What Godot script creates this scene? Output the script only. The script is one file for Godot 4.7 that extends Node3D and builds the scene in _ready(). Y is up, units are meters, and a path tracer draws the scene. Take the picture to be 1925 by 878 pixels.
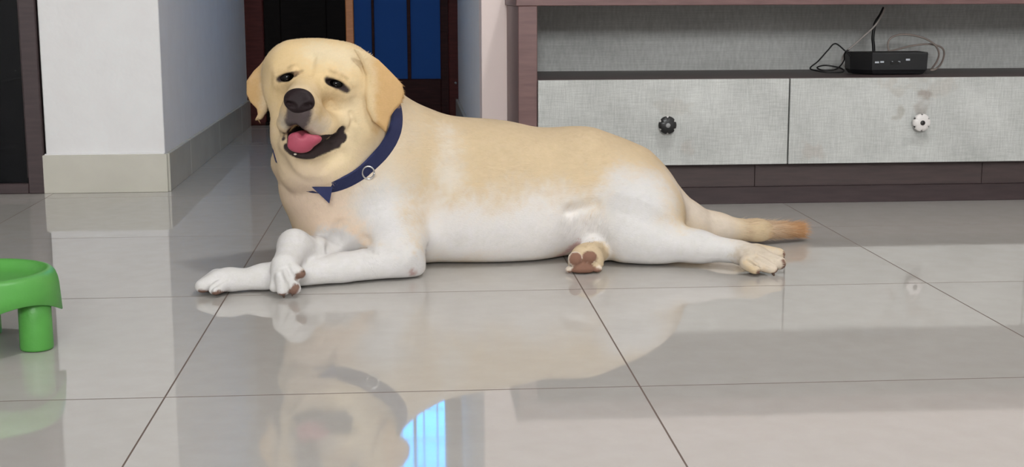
extends Node3D
# A yellow labrador lying on a polished tile floor in front of a low drawer cabinet.

const DOG_AT := Vector3(0.10, 0.0, -2.55)
const FRONT := -3.607        # plane of the white pillar and of the wall behind the cabinet
const DOOR := -5.5           # plane of the door at the end of the passage
const LEFT := -0.632         # passage walls
const RIGHT := 0.181
var rng := RandomNumberGenerator.new()
var M := {}

func _ready() -> void:
	rng.seed = 7
	camera_and_light()
	materials()
	room()
	door()
	cabinet()
	glass_cabinet()
	stool()
	modem_and_cables()
	dog()

# ------------------------------------------------------------------ camera, sky, lamps
func camera_and_light() -> void:
	var cam := Camera3D.new()
	cam.name = "camera"
	cam.fov = 19.013
	cam.position = Vector3(0, 0.495, 0)
	cam.rotation = Vector3(-0.1694154, -0.0713317, -0.0034613)
	cam.near = 0.05
	add_child(cam)
	cam.current = true
	var e := Environment.new()
	e.background_mode = Environment.BG_SKY
	var sk := ProceduralSkyMaterial.new()
	sk.sky_top_color = Color(0.10, 0.62, 0.98)
	sk.sky_horizon_color = Color(0.16, 0.80, 1.0)
	sk.ground_bottom_color = Color(0.05, 0.10, 0.16)
	sk.ground_horizon_color = Color(0.10, 0.25, 0.4)
	sk.sky_energy_multiplier = 2.7
	sk.ground_energy_multiplier = 0.5
	var sky := Sky.new()
	sky.sky_material = sk
	e.sky = sky
	e.tonemap_mode = Environment.TONE_MAPPER_LINEAR
	e.tonemap_exposure = 1.0
	e.sdfgi_enabled = true
	e.ssao_enabled = true
	e.ssil_enabled = true
	var we := WorldEnvironment.new()
	we.name = "environment"
	we.environment = e
	add_child(we)
	# unseen lamp behind the camera, widened into a panel for soft shelf shadows, and a round lamp on the ceiling
	unseen_panel_light(Vector3(-0.25, 2.15, 4.53), 18.0)
	ceiling_lamp(Vector3(0.80, 2.8, -1.75), 2.6, "round white lamp on the ceiling above the dog and cabinet")

func unseen_panel_light(at: Vector3, power: float) -> void:
	var t := thing("unseen_panel_light", "unseen lamp behind the viewer, panel shape added for soft shadows", "lamp", at)
	part("back_plate", cbox(Vector3(1.24, 0.74, 0.03), 0.006), plain(Color(0.9, 0.9, 0.9), 0.4), t, Vector3(0, 0, 0.03))
	part("lamp_diffuser", cbox(Vector3(1.2, 0.7, 0.016), 0.004), glow(Color(1, 1, 1), 2.0), t, Vector3(0, 0, 0.012))
	for s in [-1, 1]:
		part("frame_bar", cbox(Vector3(0.02, 0.74, 0.05), 0.004), plain(Color(0.85, 0.85, 0.85), 0.4), t, Vector3(s * 0.61, 0, 0.02))
		part("frame_bar", cbox(Vector3(1.2, 0.02, 0.05), 0.004), plain(Color(0.85, 0.85, 0.85), 0.4), t, Vector3(0, s * 0.36, 0.02))
	var a := AreaLight3D.new()
	a.name = "unseen_panel_glow"
	a.area_size = Vector2(1.2, 0.7)
	a.light_energy = power
	a.light_color = Color(0.99, 1.0, 1.0)
	a.area_range = 15.0
	a.shadow_enabled = true
	a.position = at + Vector3(0, 0, -0.01)
	add_child(a)

func ceiling_lamp(at: Vector3, power: float, label: String) -> void:
	var t := thing("ceiling_lamp", label, "lamp", at)
	part("housing", lathe([Vector2(0.0, 0.0), Vector2(0.13, 0.0), Vector2(0.135, -0.008), Vector2(0.13, -0.03), Vector2(0.115, -0.035), Vector2(0.0, -0.034)], 40), plain(Color(0.92, 0.92, 0.92), 0.4), t)
	part("lamp_diffuser", lathe([Vector2(0.0, -0.035), Vector2(0.11, -0.036), Vector2(0.10, -0.042), Vector2(0.0, -0.044)], 40), glow(Color(1, 0.99, 0.97), 3.0), t)
	var a := AreaLight3D.new()
	a.name = "ceiling_glow"
	a.area_size = Vector2(0.2, 0.2)
	a.light_energy = power
	a.light_color = Color(0.99, 1.0, 1.0)
	a.area_range = 15.0
	a.shadow_enabled = true
	a.position = at + Vector3(0, -0.055, 0)
	a.rotation.x = -PI / 2
	add_child(a)

# ------------------------------------------------------------------ helpers
func thing(called: String, label: String, category: String, at := Vector3.ZERO, turn := 0.0, group := "") -> Node3D:
	var o := Node3D.new()
	o.name = called
	add_child(o, true)
	o.position = at
	o.rotation.y = turn
	o.set_meta("label", label)
	o.set_meta("category", category)
	if group != "":
		o.set_meta("group", group)
	return o

func part(called: String, mesh: Mesh, m, parent: Node = self, at := Vector3.ZERO) -> MeshInstance3D:
	var o := MeshInstance3D.new()
	o.name = called
	o.mesh = mesh
	if m is Array:
		for k in m.size():
			o.set_surface_override_material(k, m[k])
	elif m != null:
		o.material_override = m
	parent.add_child(o, true)
	o.position = at
	return o

func struct_mesh(called: String, mesh: Mesh, m, at := Vector3.ZERO) -> MeshInstance3D:
	var o := part(called, mesh, m, self, at)
	o.set_meta("kind", "structure")
	return o

func struct_node(called: String) -> Node3D:
	var o := Node3D.new()
	o.name = called
	add_child(o, true)
	o.set_meta("kind", "structure")
	return o

func plain(c: Color, rough := 0.6, metal := 0.0) -> StandardMaterial3D:
	var m := StandardMaterial3D.new()
	m.albedo_color = c
	m.roughness = rough
	m.metallic = metal
	return m

func glow(c: Color, k: float) -> StandardMaterial3D:
	var m := plain(Color(1, 1, 1), 0.5)
	m.emission_enabled = true
	m.emission = c
	m.emission_energy_multiplier = k
	return m

func noise_tex(freq: float, ramp: Gradient, seed_ := 1, size := 512, octaves := 4, as_normal := false, kind := FastNoiseLite.TYPE_SIMPLEX_SMOOTH) -> NoiseTexture2D:
	var n := FastNoiseLite.new()
	n.noise_type = kind
	n.frequency = freq
	n.seed = seed_
	n.fractal_octaves = octaves
	var t := NoiseTexture2D.new()
	t.width = size
	t.height = size
	t.seamless = true
	t.noise = n
	if ramp:
		t.color_ramp = ramp
	t.as_normal_map = as_normal
	return t

func ramp(a: Color, b: Color) -> Gradient:
	var g := Gradient.new()
	g.set_color(0, a)
	g.set_color(1, b)
	return g

# a box with chamfered edges; uv runs over x and y
func cbox(s: Vector3, c: float) -> ArrayMesh:
	var st := SurfaceTool.new()
	st.begin(Mesh.PRIMITIVE_TRIANGLES)
	add_cbox(st, Vector3.ZERO, s, c)
	st.generate_normals()
	return st.commit()

func add_cbox(st: SurfaceTool, at: Vector3, s: Vector3, c: float) -> void:
	var h := s / 2
	var corner := func(sx, sy, sz, axis):
		var p := Vector3(sx * h.x, sy * h.y, sz * h.z)
		if axis != 0: p.x -= sx * c
		if axis != 1: p.y -= sy * c
		if axis != 2: p.z -= sz * c
		return p
	st.set_smooth_group(-1)
	var face := func(pts: Array):
		var n: Vector3 = (pts[1] - pts[0]).cross(pts[2] - pts[0])
		var mid := Vector3.ZERO
		for p in pts: mid += p
		if n.dot(mid) > 0:
			pts.reverse()
		for k in range(1, pts.size() - 1):
			for p in [pts[0], pts[k], pts[k + 1]]:
				st.set_uv(Vector2(p.x / s.x + 0.5, 0.5 - p.y / s.y))
				st.add_vertex(p + at)
	for a in 3:
		for sg in [-1, 1]:
			var q := []
			for uv in [[-1, -1], [1, -1], [1, 1], [-1, 1]]:
				var v := [0, 0, 0]
				v[a] = sg
				v[(a + 1) % 3] = uv[0]
				v[(a + 2) % 3] = uv[1]
				q.append(corner.call(v[0], v[1], v[2], a))
			face.call(q)
	for a in 3:
		var b := (a + 1) % 3
		var d := (a + 2) % 3
		for sb in [-1, 1]:
			for sd in [-1, 1]:
				var q := []
				for k in [[-1, b], [1, b], [1, d], [-1, d]]:
					var v := [0, 0, 0]
					v[a] = k[0]
					v[b] = sb
					v[d] = sd
					q.append(corner.call(v[0], v[1], v[2], k[1]))
				face.call(q)
	for sx in [-1, 1]:
		for sy in [-1, 1]:
			for sz in [-1, 1]:
				face.call([corner.call(sx, sy, sz, 0), corner.call(sx, sy, sz, 1), corner.call(sx, sy, sz, 2)])

# a grid of rows of points, closed round each row when ring is set
func sheet(rows: Array, ring: bool, st: SurfaceTool = null) -> ArrayMesh:
	var own := st == null
	if own:
		st = SurfaceTool.new()
		st.begin(Mesh.PRIMITIVE_TRIANGLES)
		st.set_smooth_group(0)
	for r in rows.size() - 1:
		var a: PackedVector3Array = rows[r]
		var b: PackedVector3Array = rows[r + 1]
		var n := a.size()
		for k in (n if ring else n - 1):
			var j := (k + 1) % n
			for p in [a[k], b[k], b[j], a[k], b[j], a[j]]:
				st.add_vertex(p)
	if not own:
		return null
	st.index()
	st.generate_normals()
	return st.commit()

func lathe(profile: Array, sides: int) -> ArrayMesh:
	var rows := []
	for p in profile:
		var r := PackedVector3Array()
		for k in sides:
			var a := TAU * k / sides
			r.append(Vector3(cos(a) * maxf(p.x, 1e-5), p.y, sin(a) * maxf(p.x, 1e-5)))
		rows.append(r)
	rows.reverse()
	return sheet(rows, true)

func smooth_path(pts: PackedVector3Array, step := 0.006) -> PackedVector3Array:
	var c := Curve3D.new()
	c.bake_interval = step
	for k in pts.size():
		var t := (pts[mini(k + 1, pts.size() - 1)] - pts[maxi(k - 1, 0)]) / 6.0
		c.add_point(pts[k], -t, t)
	return c.get_baked_points()

func tube(pts: PackedVector3Array, r: float, sides := 8) -> ArrayMesh:
	var rows := []
	var side := Vector3.UP
	for k in pts.size():
		var t := (pts[mini(k + 1, pts.size() - 1)] - pts[maxi(k - 1, 0)]).normalized()
		side = side - t * side.dot(t)
		if side.length() < 0.05:
			side = t.cross(Vector3(0.3, 0.2, 0.9))
		side = side.normalized()
		var up := t.cross(side)
		var row := PackedVector3Array()
		for j in sides:
			var a := TAU * j / sides
			row.append(pts[k] + (side * cos(a) + up * sin(a)) * r)
		if k == 0:
			var cap0 := PackedVector3Array()
			for j in sides: cap0.append(pts[k])
			rows.append(cap0)
		rows.append(row)
		if k == pts.size() - 1:
			var cap1 := PackedVector3Array()
			for j in sides: cap1.append(pts[k])
			rows.append(cap1)
	return sheet(rows, true)

func wood(c: Color, dark: Color, rough: float, seed_: int) -> StandardMaterial3D:
	var m := StandardMaterial3D.new()
	m.albedo_texture = noise_tex(0.02, ramp(dark, c), seed_, 512, 5)
	m.uv1_triplanar = true
	m.uv1_world_triplanar = true
	m.uv1_scale = Vector3(0.9, 7.0, 7.0)
	m.roughness = rough
	return m

# woven-looking laminate: fine threads both ways over a mottled ground; marks are smudges of dirt
func linen(seed_: int, marks: Array) -> StandardMaterial3D:
	var w := 1024
	var h := 352
	var layer := func(nw: int, nh: int, f: float, s: int) -> PackedByteArray:
		var n := FastNoiseLite.new()
		n.noise_type = FastNoiseLite.TYPE_VALUE_CUBIC
		n.frequency = f
		n.seed = s
		n.fractal_octaves = 2
		var im := n.get_image(nw, nh)
		im.convert(Image.FORMAT_L8)
		im.resize(w, h, Image.INTERPOLATE_CUBIC)
		return im.get_data()
	var across: PackedByteArray = layer.call(64, h, 0.45, seed_)
	var down: PackedByteArray = layer.call(w, 24, 0.45, seed_ + 1)
	var ground: PackedByteArray = layer.call(w, h, 0.008, seed_ + 2)
	var fine: PackedByteArray = layer.call(w, h, 0.35, seed_ + 3)
	var blot: PackedByteArray = layer.call(w, h, 0.03, seed_ + 4)
	var data := PackedByteArray()
	data.resize(w * h * 3)
	for y in h:
		for x in w:
			var i := y * w + x
			var v := 0.085 * (across[i] - 128) + 0.10 * (down[i] - 128) + 0.08 * (ground[i] - 128) + 0.05 * (fine[i] - 128)
			var r := 186.0 + v
			var g := 187.0 + v
			var b := 184.0 + v
			for q in marks:
				var dx: float = (x - q[0]) / q[2]
				var dy: float = (y - q[1]) / q[3]
				var s := 1.0 - dx * dx - dy * dy + (blot[i] - 128) / 70.0 + (down[i] - 128) / 200.0
				if s > 0.0:
					s = minf(s, 1.0) * q[5]
					var c: Color = q[4]
					r = lerpf(r, r * c.r, s)
					g = lerpf(g, g * c.g, s)
					b = lerpf(b, b * c.b, s)
			data[i * 3] = clampi(int(r), 0, 255)
			data[i * 3 + 1] = clampi(int(g), 0, 255)
			data[i * 3 + 2] = clampi(int(b), 0, 255)
	var img := Image.create_from_data(w, h, false, Image.FORMAT_RGB8, data)
	var m := StandardMaterial3D.new()
	m.albedo_texture = ImageTexture.create_from_image(img)
	m.roughness = 0.55
	return m

func materials() -> void:
	M.paint = plain(Color(1, 1, 1), 0.85)
	M.paint.albedo_texture = noise_tex(0.012, ramp(Color(0.895, 0.885, 0.885), Color(0.912, 0.908, 0.908)), 3, 512, 5)
	M.paint.uv1_triplanar = true
	M.paint.uv1_world_triplanar = true
	M.paint.uv1_scale = Vector3(1.3, 1.3, 1.3)
	M.paint.heightmap_enabled = true
	M.paint.heightmap_texture = noise_tex(0.05, null, 5, 512, 3)
	M.paint.heightmap_scale = 0.05
	M.wall_pink = plain(Color(0.955, 0.885, 0.865), 0.7)
	M.ceiling = plain(Color(0.9, 0.9, 0.89), 0.9)
	M.grout = plain(Color(0.42, 0.36, 0.33), 0.9)
	M.tiles = []
	for k in 4:
		var m := StandardMaterial3D.new()
		var d := [0.0, 0.008, -0.006, 0.004][k] as float
		m.albedo_texture = noise_tex(0.03, ramp(Color(0.708 + d, 0.690 + d, 0.668 + d), Color(0.729 + d, 0.714 + d, 0.696 + d)), 20 + k, 512, 5)
		m.uv1_triplanar = true
		m.uv1_world_triplanar = true
		m.uv1_scale = Vector3(1.1, 1.1, 1.1)
		m.roughness = 1.0
		m.roughness_texture = M.smear if M.has("smear") else noise_tex(0.008, ramp(Color(0.025, 0.025, 0.025), Color(0.055, 0.055, 0.055)), 40, 512, 4)
		M.smear = m.roughness_texture
		m.metallic_specular = 0.5
		M.tiles.append(m)
	M.skirting = plain(Color(1, 1, 1), 0.25)
	M.skirting.albedo_texture = noise_tex(0.02, ramp(Color(0.75, 0.735, 0.69), Color(0.80, 0.785, 0.74)), 51, 256, 4)
	M.skirting.uv1_triplanar = true
	M.skirting.uv1_world_triplanar = true
	M.frame_wood = wood(Color(0.475, 0.355, 0.345), Color(0.40, 0.29, 0.285), 0.45, 61)
	M.dark_wood = wood(Color(0.27, 0.21, 0.215), Color(0.215, 0.165, 0.17), 0.5, 63)
	M.shelf_wood = wood(Color(0.335, 0.275, 0.27), Color(0.28, 0.23, 0.23), 0.45, 62)
	M.door_wood = wood(Color(0.21, 0.12, 0.12), Color(0.15, 0.085, 0.09), 0.5, 64)
	M.red_wood = wood(Color(0.30, 0.15, 0.145), Color(0.22, 0.11, 0.105), 0.45, 65)
	M.opening_black = wood(Color(0.085, 0.072, 0.07), Color(0.06, 0.05, 0.05), 0.6, 66)  # near-black that stands for the dark left opening; also on the sill
	M.orange_wood = wood(Color(0.78, 0.50, 0.28), Color(0.70, 0.43, 0.23), 0.5, 67)
	for w in [M.door_wood, M.red_wood, M.opening_black]:
		w.metallic_specular = 0.15
	M.blue_glass = plain(Color(0.10, 0.26, 0.50), 0.6)
	M.blue_glass.metallic_specular = 0.2
	M.black_plastic = plain(Color(0.05, 0.052, 0.065), 0.45)
	M.chrome = plain(Color(0.8, 0.8, 0.8), 0.25, 1.0)

# ------------------------------------------------------------------ room shell
func room() -> void:
	var floor_ := struct_node("floor")
	part("grout_bed", cbox(Vector3(6.0, 0.1, 11.6), 0.001), M.grout, floor_, Vector3(-0.1, -0.0502, -0.3))
	var tile_mesh := BoxMesh.new()
	tile_mesh.size = Vector3(0.5977, 0.012, 0.5968)
	var n := 0
	for iz in range(-6, 12):
		for ix in range(-4, 4):
			var x := -0.014 + 0.6 * ix
			var z := -2.013 + 0.6 * iz
			if z < FRONT - 0.31 and (x < -1.2 or x > 0.7):
				continue
			part("tile", tile_mesh, M.tiles[(ix * 5 + iz * 3 + 40) % 4], floor_, Vector3(x, -0.006, z))
			n += 1
	# walls of the living room and of the passage, all with thickness
	struct_mesh("wall_back_left", cbox(Vector3(0.298, 2.8, 2.07), 0.002), M.paint, Vector3(-0.781, 1.4, FRONT - 1.035))
	struct_mesh("wall_back_right", cbox(Vector3(2.319, 2.8, 0.12), 0.002), M.wall_pink, Vector3(RIGHT + 1.1595, 1.4, FRONT - 0.06))
	struct_mesh("wall_back_far_left", cbox(Vector3(1.47, 2.8, 0.12), 0.002), M.paint, Vector3(-1.666, 1.4, FRONT - 0.50))
	struct_mesh("wall_left", cbox(Vector3(0.12, 2.8, 8.75), 0.002), M.paint, Vector3(-2.46, 1.4, 0.21))
	struct_mesh("wall_right", cbox(Vector3(0.12, 2.8, 8.3), 0.002), M.paint, Vector3(2.36, 1.4, 0.485))
	struct_mesh("wall_front", cbox(Vector3(4.94, 2.8, 0.12), 0.002), M.paint, Vector3(-0.05, 1.4, 4.64))
	struct_mesh("ceiling", cbox(Vector3(5.2, 0.12, 11.4), 0.002), M.ceiling, Vector3(-0.05, 2.86, -0.5))
	struct_mesh("wall_added_lintel", cbox(Vector3(0.813, 0.7, 0.12), 0.002), M.paint, Vector3((LEFT + RIGHT) / 2, 2.45, FRONT - 0.06))  # lintel added out of view to hold ceiling bounce out of the passage
	struct_mesh("wall_passage_right", cbox(Vector3(0.12, 2.8, 1.95), 0.002), M.paint, Vector3(RIGHT + 0.06, 1.4, FRONT - 0.121 - 0.975))
	# stone skirting in pieces
	var bb := struct_node("baseboard_front")
	part("skirting_tile", cbox(Vector3(0.312, 0.098, 0.011), 0.0012), M.skirting, bb, Vector3(-0.782, 0.049, FRONT + 0.0055))
	part("mortar_line", cbox(Vector3(0.300, 0.004, 0.008), 0.001), M.paint, bb, Vector3(-0.782, 0.099, FRONT + 0.004))
	var bl := struct_node("baseboard_left")
	var z0 := FRONT - 0.001
	for k in 4:
		var len_ := [0.35, 0.6, 0.6, 0.33][k] as float
		part("skirting_tile", cbox(Vector3(0.011, 0.098, len_ - 0.002), 0.0012), M.skirting, bl, Vector3(LEFT + 0.0055, 0.049, z0 - len_ / 2))
		z0 -= len_
	var br := struct_node("baseboard_right")
	z0 = FRONT - 0.02
	for k in 3:
		part("skirting_tile", cbox(Vector3(0.011, 0.098, 0.598), 0.0012), M.skirting, br, Vector3(RIGHT - 0.0055, 0.049, z0 - 0.3))
		z0 -= 0.6

func door() -> void:
	var d := struct_node("door_1")
	d.position = Vector3(0, 0, DOOR)
	# frame set in the end of the passage
	part("jamb", cbox(Vector3(0.10, 2.1, 0.10), 0.004), M.red_wood, d, Vector3(-0.612, 1.05, 0.0))
	part("jamb", cbox(Vector3(0.05, 2.1, 0.10), 0.004), M.red_wood, d, Vector3(0.170, 1.05, 0.02))
	part("sill", cbox(Vector3(0.88, 0.014, 0.12), 0.003), M.opening_black, d, Vector3(-0.21, 0.008, -0.01))
	part("head", cbox(Vector3(0.88, 0.06, 0.10), 0.004), M.red_wood, d, Vector3(-0.21, 2.13, 0.0))
	# closed leaf added over the left opening, near-black to stand for its darkness
	var dl := part("added_dark_leaf", cbox(Vector3(0.33, 2.10, 0.04), 0.003), M.opening_black, d, Vector3(-0.412, 1.06, -0.01))
	part("added_leaf_panel", cbox(Vector3(0.18, 0.75, 0.012), 0.005), M.opening_black, dl, Vector3(0, -0.52, 0.022))
	part("added_leaf_panel", cbox(Vector3(0.18, 0.85, 0.012), 0.005), M.opening_black, dl, Vector3(0, 0.45, 0.022))
	# glazed leaf on the right
	part("meeting_strip", cbox(Vector3(0.031, 2.06, 0.05), 0.003), M.orange_wood, d, Vector3(-0.2345, 1.04, 0.0))
	part("mullion", cbox(Vector3(0.010, 1.9, 0.03), 0.002), M.door_wood, d, Vector3(-0.146, 1.1, -0.006))
	part("stile", cbox(Vector3(0.065, 2.06, 0.042), 0.003), M.door_wood, d, Vector3(0.1475, 1.04, -0.005))
	part("mullion", cbox(Vector3(0.014, 1.9, 0.03), 0.002), M.door_wood, d, Vector3(-0.007, 1.1, -0.006))
	part("bottom_rail", cbox(Vector3(0.336, 0.165, 0.042), 0.003), M.door_wood, d, Vector3(-0.052, 0.0895, -0.006))
	part("middle_rail", cbox(Vector3(0.336, 0.06, 0.04), 0.003), M.door_wood, d, Vector3(-0.052, 1.03, -0.006))
	part("top_rail", cbox(Vector3(0.336, 0.08, 0.04), 0.003), M.door_wood, d, Vector3(-0.052, 2.03, -0.006))
	for q in [[-0.186, 0.074], [-0.078, 0.132], [0.0575, 0.118]]:
		part("blue_pane", cbox(Vector3(q[1], 0.83, 0.006), 0.001), M.blue_glass, d, Vector3(q[0], 0.585, -0.012))
	var clear := plain(Color(0.75, 0.9, 1.0, 0.12), 0.02)
	clear.transparency = BaseMaterial3D.TRANSPARENCY_ALPHA
	for q in [[-0.186, 0.074], [-0.078, 0.132], [0.0575, 0.118]]:
		part("clear_pane", cbox(Vector3(q[1], 0.93, 0.005), 0.001), clear, d, Vector3(q[0], 1.525, -0.012))
	# grille behind the clear panes
	for k in 4:
		part("grille_bar", cbox(Vector3(0.29, 0.006, 0.006), 0.001), M.black_plastic, d, Vector3(-0.035, 1.18 + 0.13 * k, -0.03))
	for x in [-0.14, -0.06, 0.03, 0.085]:
		part("grille_bar", cbox(Vector3(0.006, 0.93, 0.006), 0.001), M.black_plastic, d, Vector3(x, 1.525, -0.037))
	part("bolt", lathe([Vector2(0, 0.012), Vector2(0.004, 0.011), Vector2(0.006, 0.006), Vector2(0.006, 0.0)], 12), M.chrome, d, Vector3(0.17, 0.16, 0.07)).rotation.x = PI / 2
	# wall over and beside the door
	struct_mesh("wall_passage_end", cbox(Vector3(0.95, 0.66, 0.12), 0.002), M.paint, Vector3(-0.21, 2.48, DOOR - 0.04))
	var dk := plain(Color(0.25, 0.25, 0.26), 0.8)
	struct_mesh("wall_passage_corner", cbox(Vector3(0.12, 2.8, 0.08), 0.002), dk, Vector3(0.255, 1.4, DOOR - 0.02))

# ------------------------------------------------------------------ low drawer cabinet
func cabinet() -> void:
	var c := thing("drawer_cabinet", "long low brown cabinet with pale linen-patterned drawers behind the dog", "cabinet", Vector3(0.88, 0, -3.22))
	var left := 0.246 - 0.88
	var right := 2.11 - 0.88
	part("side_panel", cbox(Vector3(0.044, 0.47, 0.385), 0.0015), M.frame_wood, c, Vector3(left + 0.022, 0.235, -0.1925))
	part("side_panel", cbox(Vector3(0.044, 0.47, 0.385), 0.0015), M.frame_wood, c, Vector3(right - 0.022, 0.235, -0.1925))
	part("top_board", cbox(Vector3(right - left + 0.01, 0.045, 0.386), 0.0015), M.frame_wood, c, Vector3((left + right) / 2, 0.4925, -0.192))
	var w := right - left - 0.088
	part("shelf_board", cbox(Vector3(w, 0.016, 0.36), 0.001), M.shelf_wood, c, Vector3((left + right) / 2, 0.2935, -0.184))
	part("back_panel", cbox(Vector3(w, 0.172, 0.012), 0.0005), linen(150, []), c, Vector3((left + right) / 2, 0.386, -0.372))
	part("bottom_board", cbox(Vector3(w, 0.016, 0.33), 0.001), M.dark_wood, c, Vector3((left + right) / 2, 0.100, -0.20))
	for k in 3:
		var x0 := [left + 0.044, 0.817 - 0.88, 1.376 - 0.88][k] as float
		var x1 := [0.817 - 0.88, 1.376 - 0.88, right - 0.044][k] as float
		part("plinth_panel", cbox(Vector3(x1 - x0 - 0.001, 0.093, 0.016), 0.0008), M.shelf_wood, c, Vector3((x0 + x1) / 2, 0.0465, -0.055))
	part("skirting_board", cbox(Vector3(w, 0.041, 0.014), 0.001), M.dark_wood, c, Vector3((left + right) / 2, 0.0205, -0.044))
	var stains := [[545.0, 30.0, 150.0, 45.0, Color(0.90, 0.86, 0.83), 0.4], [545.0, 80.0, 32.0, 80.0, Color(0.80, 0.74, 0.71), 0.5], [520.0, 250.0, 60.0, 30.0, Color(0.86, 0.86, 0.86), 0.5], [90.0, 300.0, 60.0, 40.0, Color(0.92, 0.86, 0.83), 0.4], [455.0, 150.0, 25.0, 50.0, Color(0.82, 0.79, 0.76), 0.6]]
	for k in 3:
		var m := linen(100 + 9 * k, [] if k == 2 else stains if k == 1 else [[545.0, 110.0, 70.0, 40.0, Color(0.92, 0.90, 0.88), 0.5], [620.0, 280.0, 40.0, 30.0, Color(0.95, 0.91, 0.89), 0.5]])
		var d := part("drawer", cbox(Vector3(0.588, 0.2, 0.018), 0.0008), m, c, Vector3([0.585, 1.1765, 1.768][k] - 0.88, 0.2005, 0.0))
		d.set_meta("label", ["pale drawer with a black notched knob", "pale stained drawer with a white notched knob", "pale drawer at the right end of the cabinet"][k])
		knob(d, Vector3([0.005, 0.016, 0.0][k], -0.004, 0.009), k == 0)

func knob(parent: Node3D, at: Vector3, dark: bool) -> void:
	var black := plain(Color(0.11, 0.11, 0.115), 0.35)
	var white := plain(Color(0.86, 0.84, 0.83), 0.25)
	var grey := plain(Color(0.25, 0.24, 0.24), 0.4)
	var mesh := ArrayMesh.new()
	var sides := 72
	var rows_a := []   # stem and rim disc
	for p in [Vector2(0.006, 0.0), Vector2(0.006, 0.012), Vector2(0.0192, 0.013), Vector2(0.0200, 0.017), Vector2(0.0196, 0.0205), Vector2(0.001, 0.0208)]:
		var r := PackedVector3Array()
		for k in sides:
			r.append(Vector3(cos(TAU * k / sides) * p.x, sin(TAU * k / sides) * p.x, p.y))
		rows_a.append(r)
	var rows_b := []   # notched cap
	for p in [Vector2(1.0, 0.014), Vector2(1.03, 0.019), Vector2(1.0, 0.0225), Vector2(0.9, 0.0245), Vector2(0.6, 0.0262), Vector2(0.3, 0.0266), Vector2(0.001, 0.0266)]:
		var r := PackedVector3Array()
		for k in sides:
			var a := TAU * k / sides
			var notch := smoothstep(0.80, 0.92, cos(6.0 * (a - PI / 2)))
			var rad: float = 0.0205 * p.x * (1.0 - 0.17 * notch * (1.0 if p.x > 0.7 else 0.0))
			r.append(Vector3(cos(a) * rad, sin(a) * rad, p.y))
		rows_b.append(r)
	var rows_c := []   # middle button
	for p in [Vector2(0.0056, 0.0255), Vector2(0.0056, 0.0278), Vector2(0.0045, 0.0286), Vector2(0.0001, 0.0288)]:
		var r := PackedVector3Array()
		for k in sides:
			r.append(Vector3(cos(TAU * k / sides) * p.x, sin(TAU * k / sides) * p.x, p.y))
		rows_c.append(r)
	for rows in [rows_a, rows_b, rows_c]:
		rows.reverse()
		var st := SurfaceTool.new()
		st.begin(Mesh.PRIMITIVE_TRIANGLES)
		st.set_smooth_group(0)
		sheet(rows, true, st)
		st.index()
		st.generate_normals()
		st.commit(mesh)
	part("knob", mesh, [white, black, plain(Color(0.55, 0.55, 0.55), 0.4)] if dark else [grey, white, plain(Color(0.12, 0.10, 0.10), 0.4)], parent, at)

# ------------------------------------------------------------------ dark glass-fronted cabinet at the left edge
func glass_cabinet() -> void:
	var c := thing("glass_front_cabinet", "tall dark wooden cabinet with a dark glass door beside the white pillar", "cabinet", Vector3(-1.40, 0, FRONT))
	var w := 0.932
	part("body", cbox(Vector3(w - 0.02, 2.76, 0.36), 0.002), M.dark_wood, c, Vector3(0, 1.40, -0.215))
	for s in [-1, 1]:
		part("stile", cbox(Vector3(0.041, 2.78, 0.03), 0.002), M.dark_wood, c, Vector3(s * (w / 2 - 0.0205), 1.39, -0.004))
		part("bead", cbox(Vector3(0.003, 2.70, 0.012), 0.001), M.shelf_wood, c, Vector3(s * (w / 2 - 0.043), 1.39, -0.004))
	part("bottom_rail", cbox(Vector3(w - 0.082, 0.026, 0.03), 0.002), M.dark_wood, c, Vector3(0, 0.013, -0.004))
	part("top_rail", cbox(Vector3(w - 0.082, 0.05, 0.03), 0.002), M.dark_wood, c, Vector3(0, 2.755, -0.004))
	var g := plain(Color(0.02, 0.026, 0.04), 0.04)
	g.metallic_specular = 0.3
	part("glass_pane", cbox(Vector3(w - 0.082, 2.7, 0.006), 0.0005), g, c, Vector3(0, 1.375, -0.012))

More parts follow.
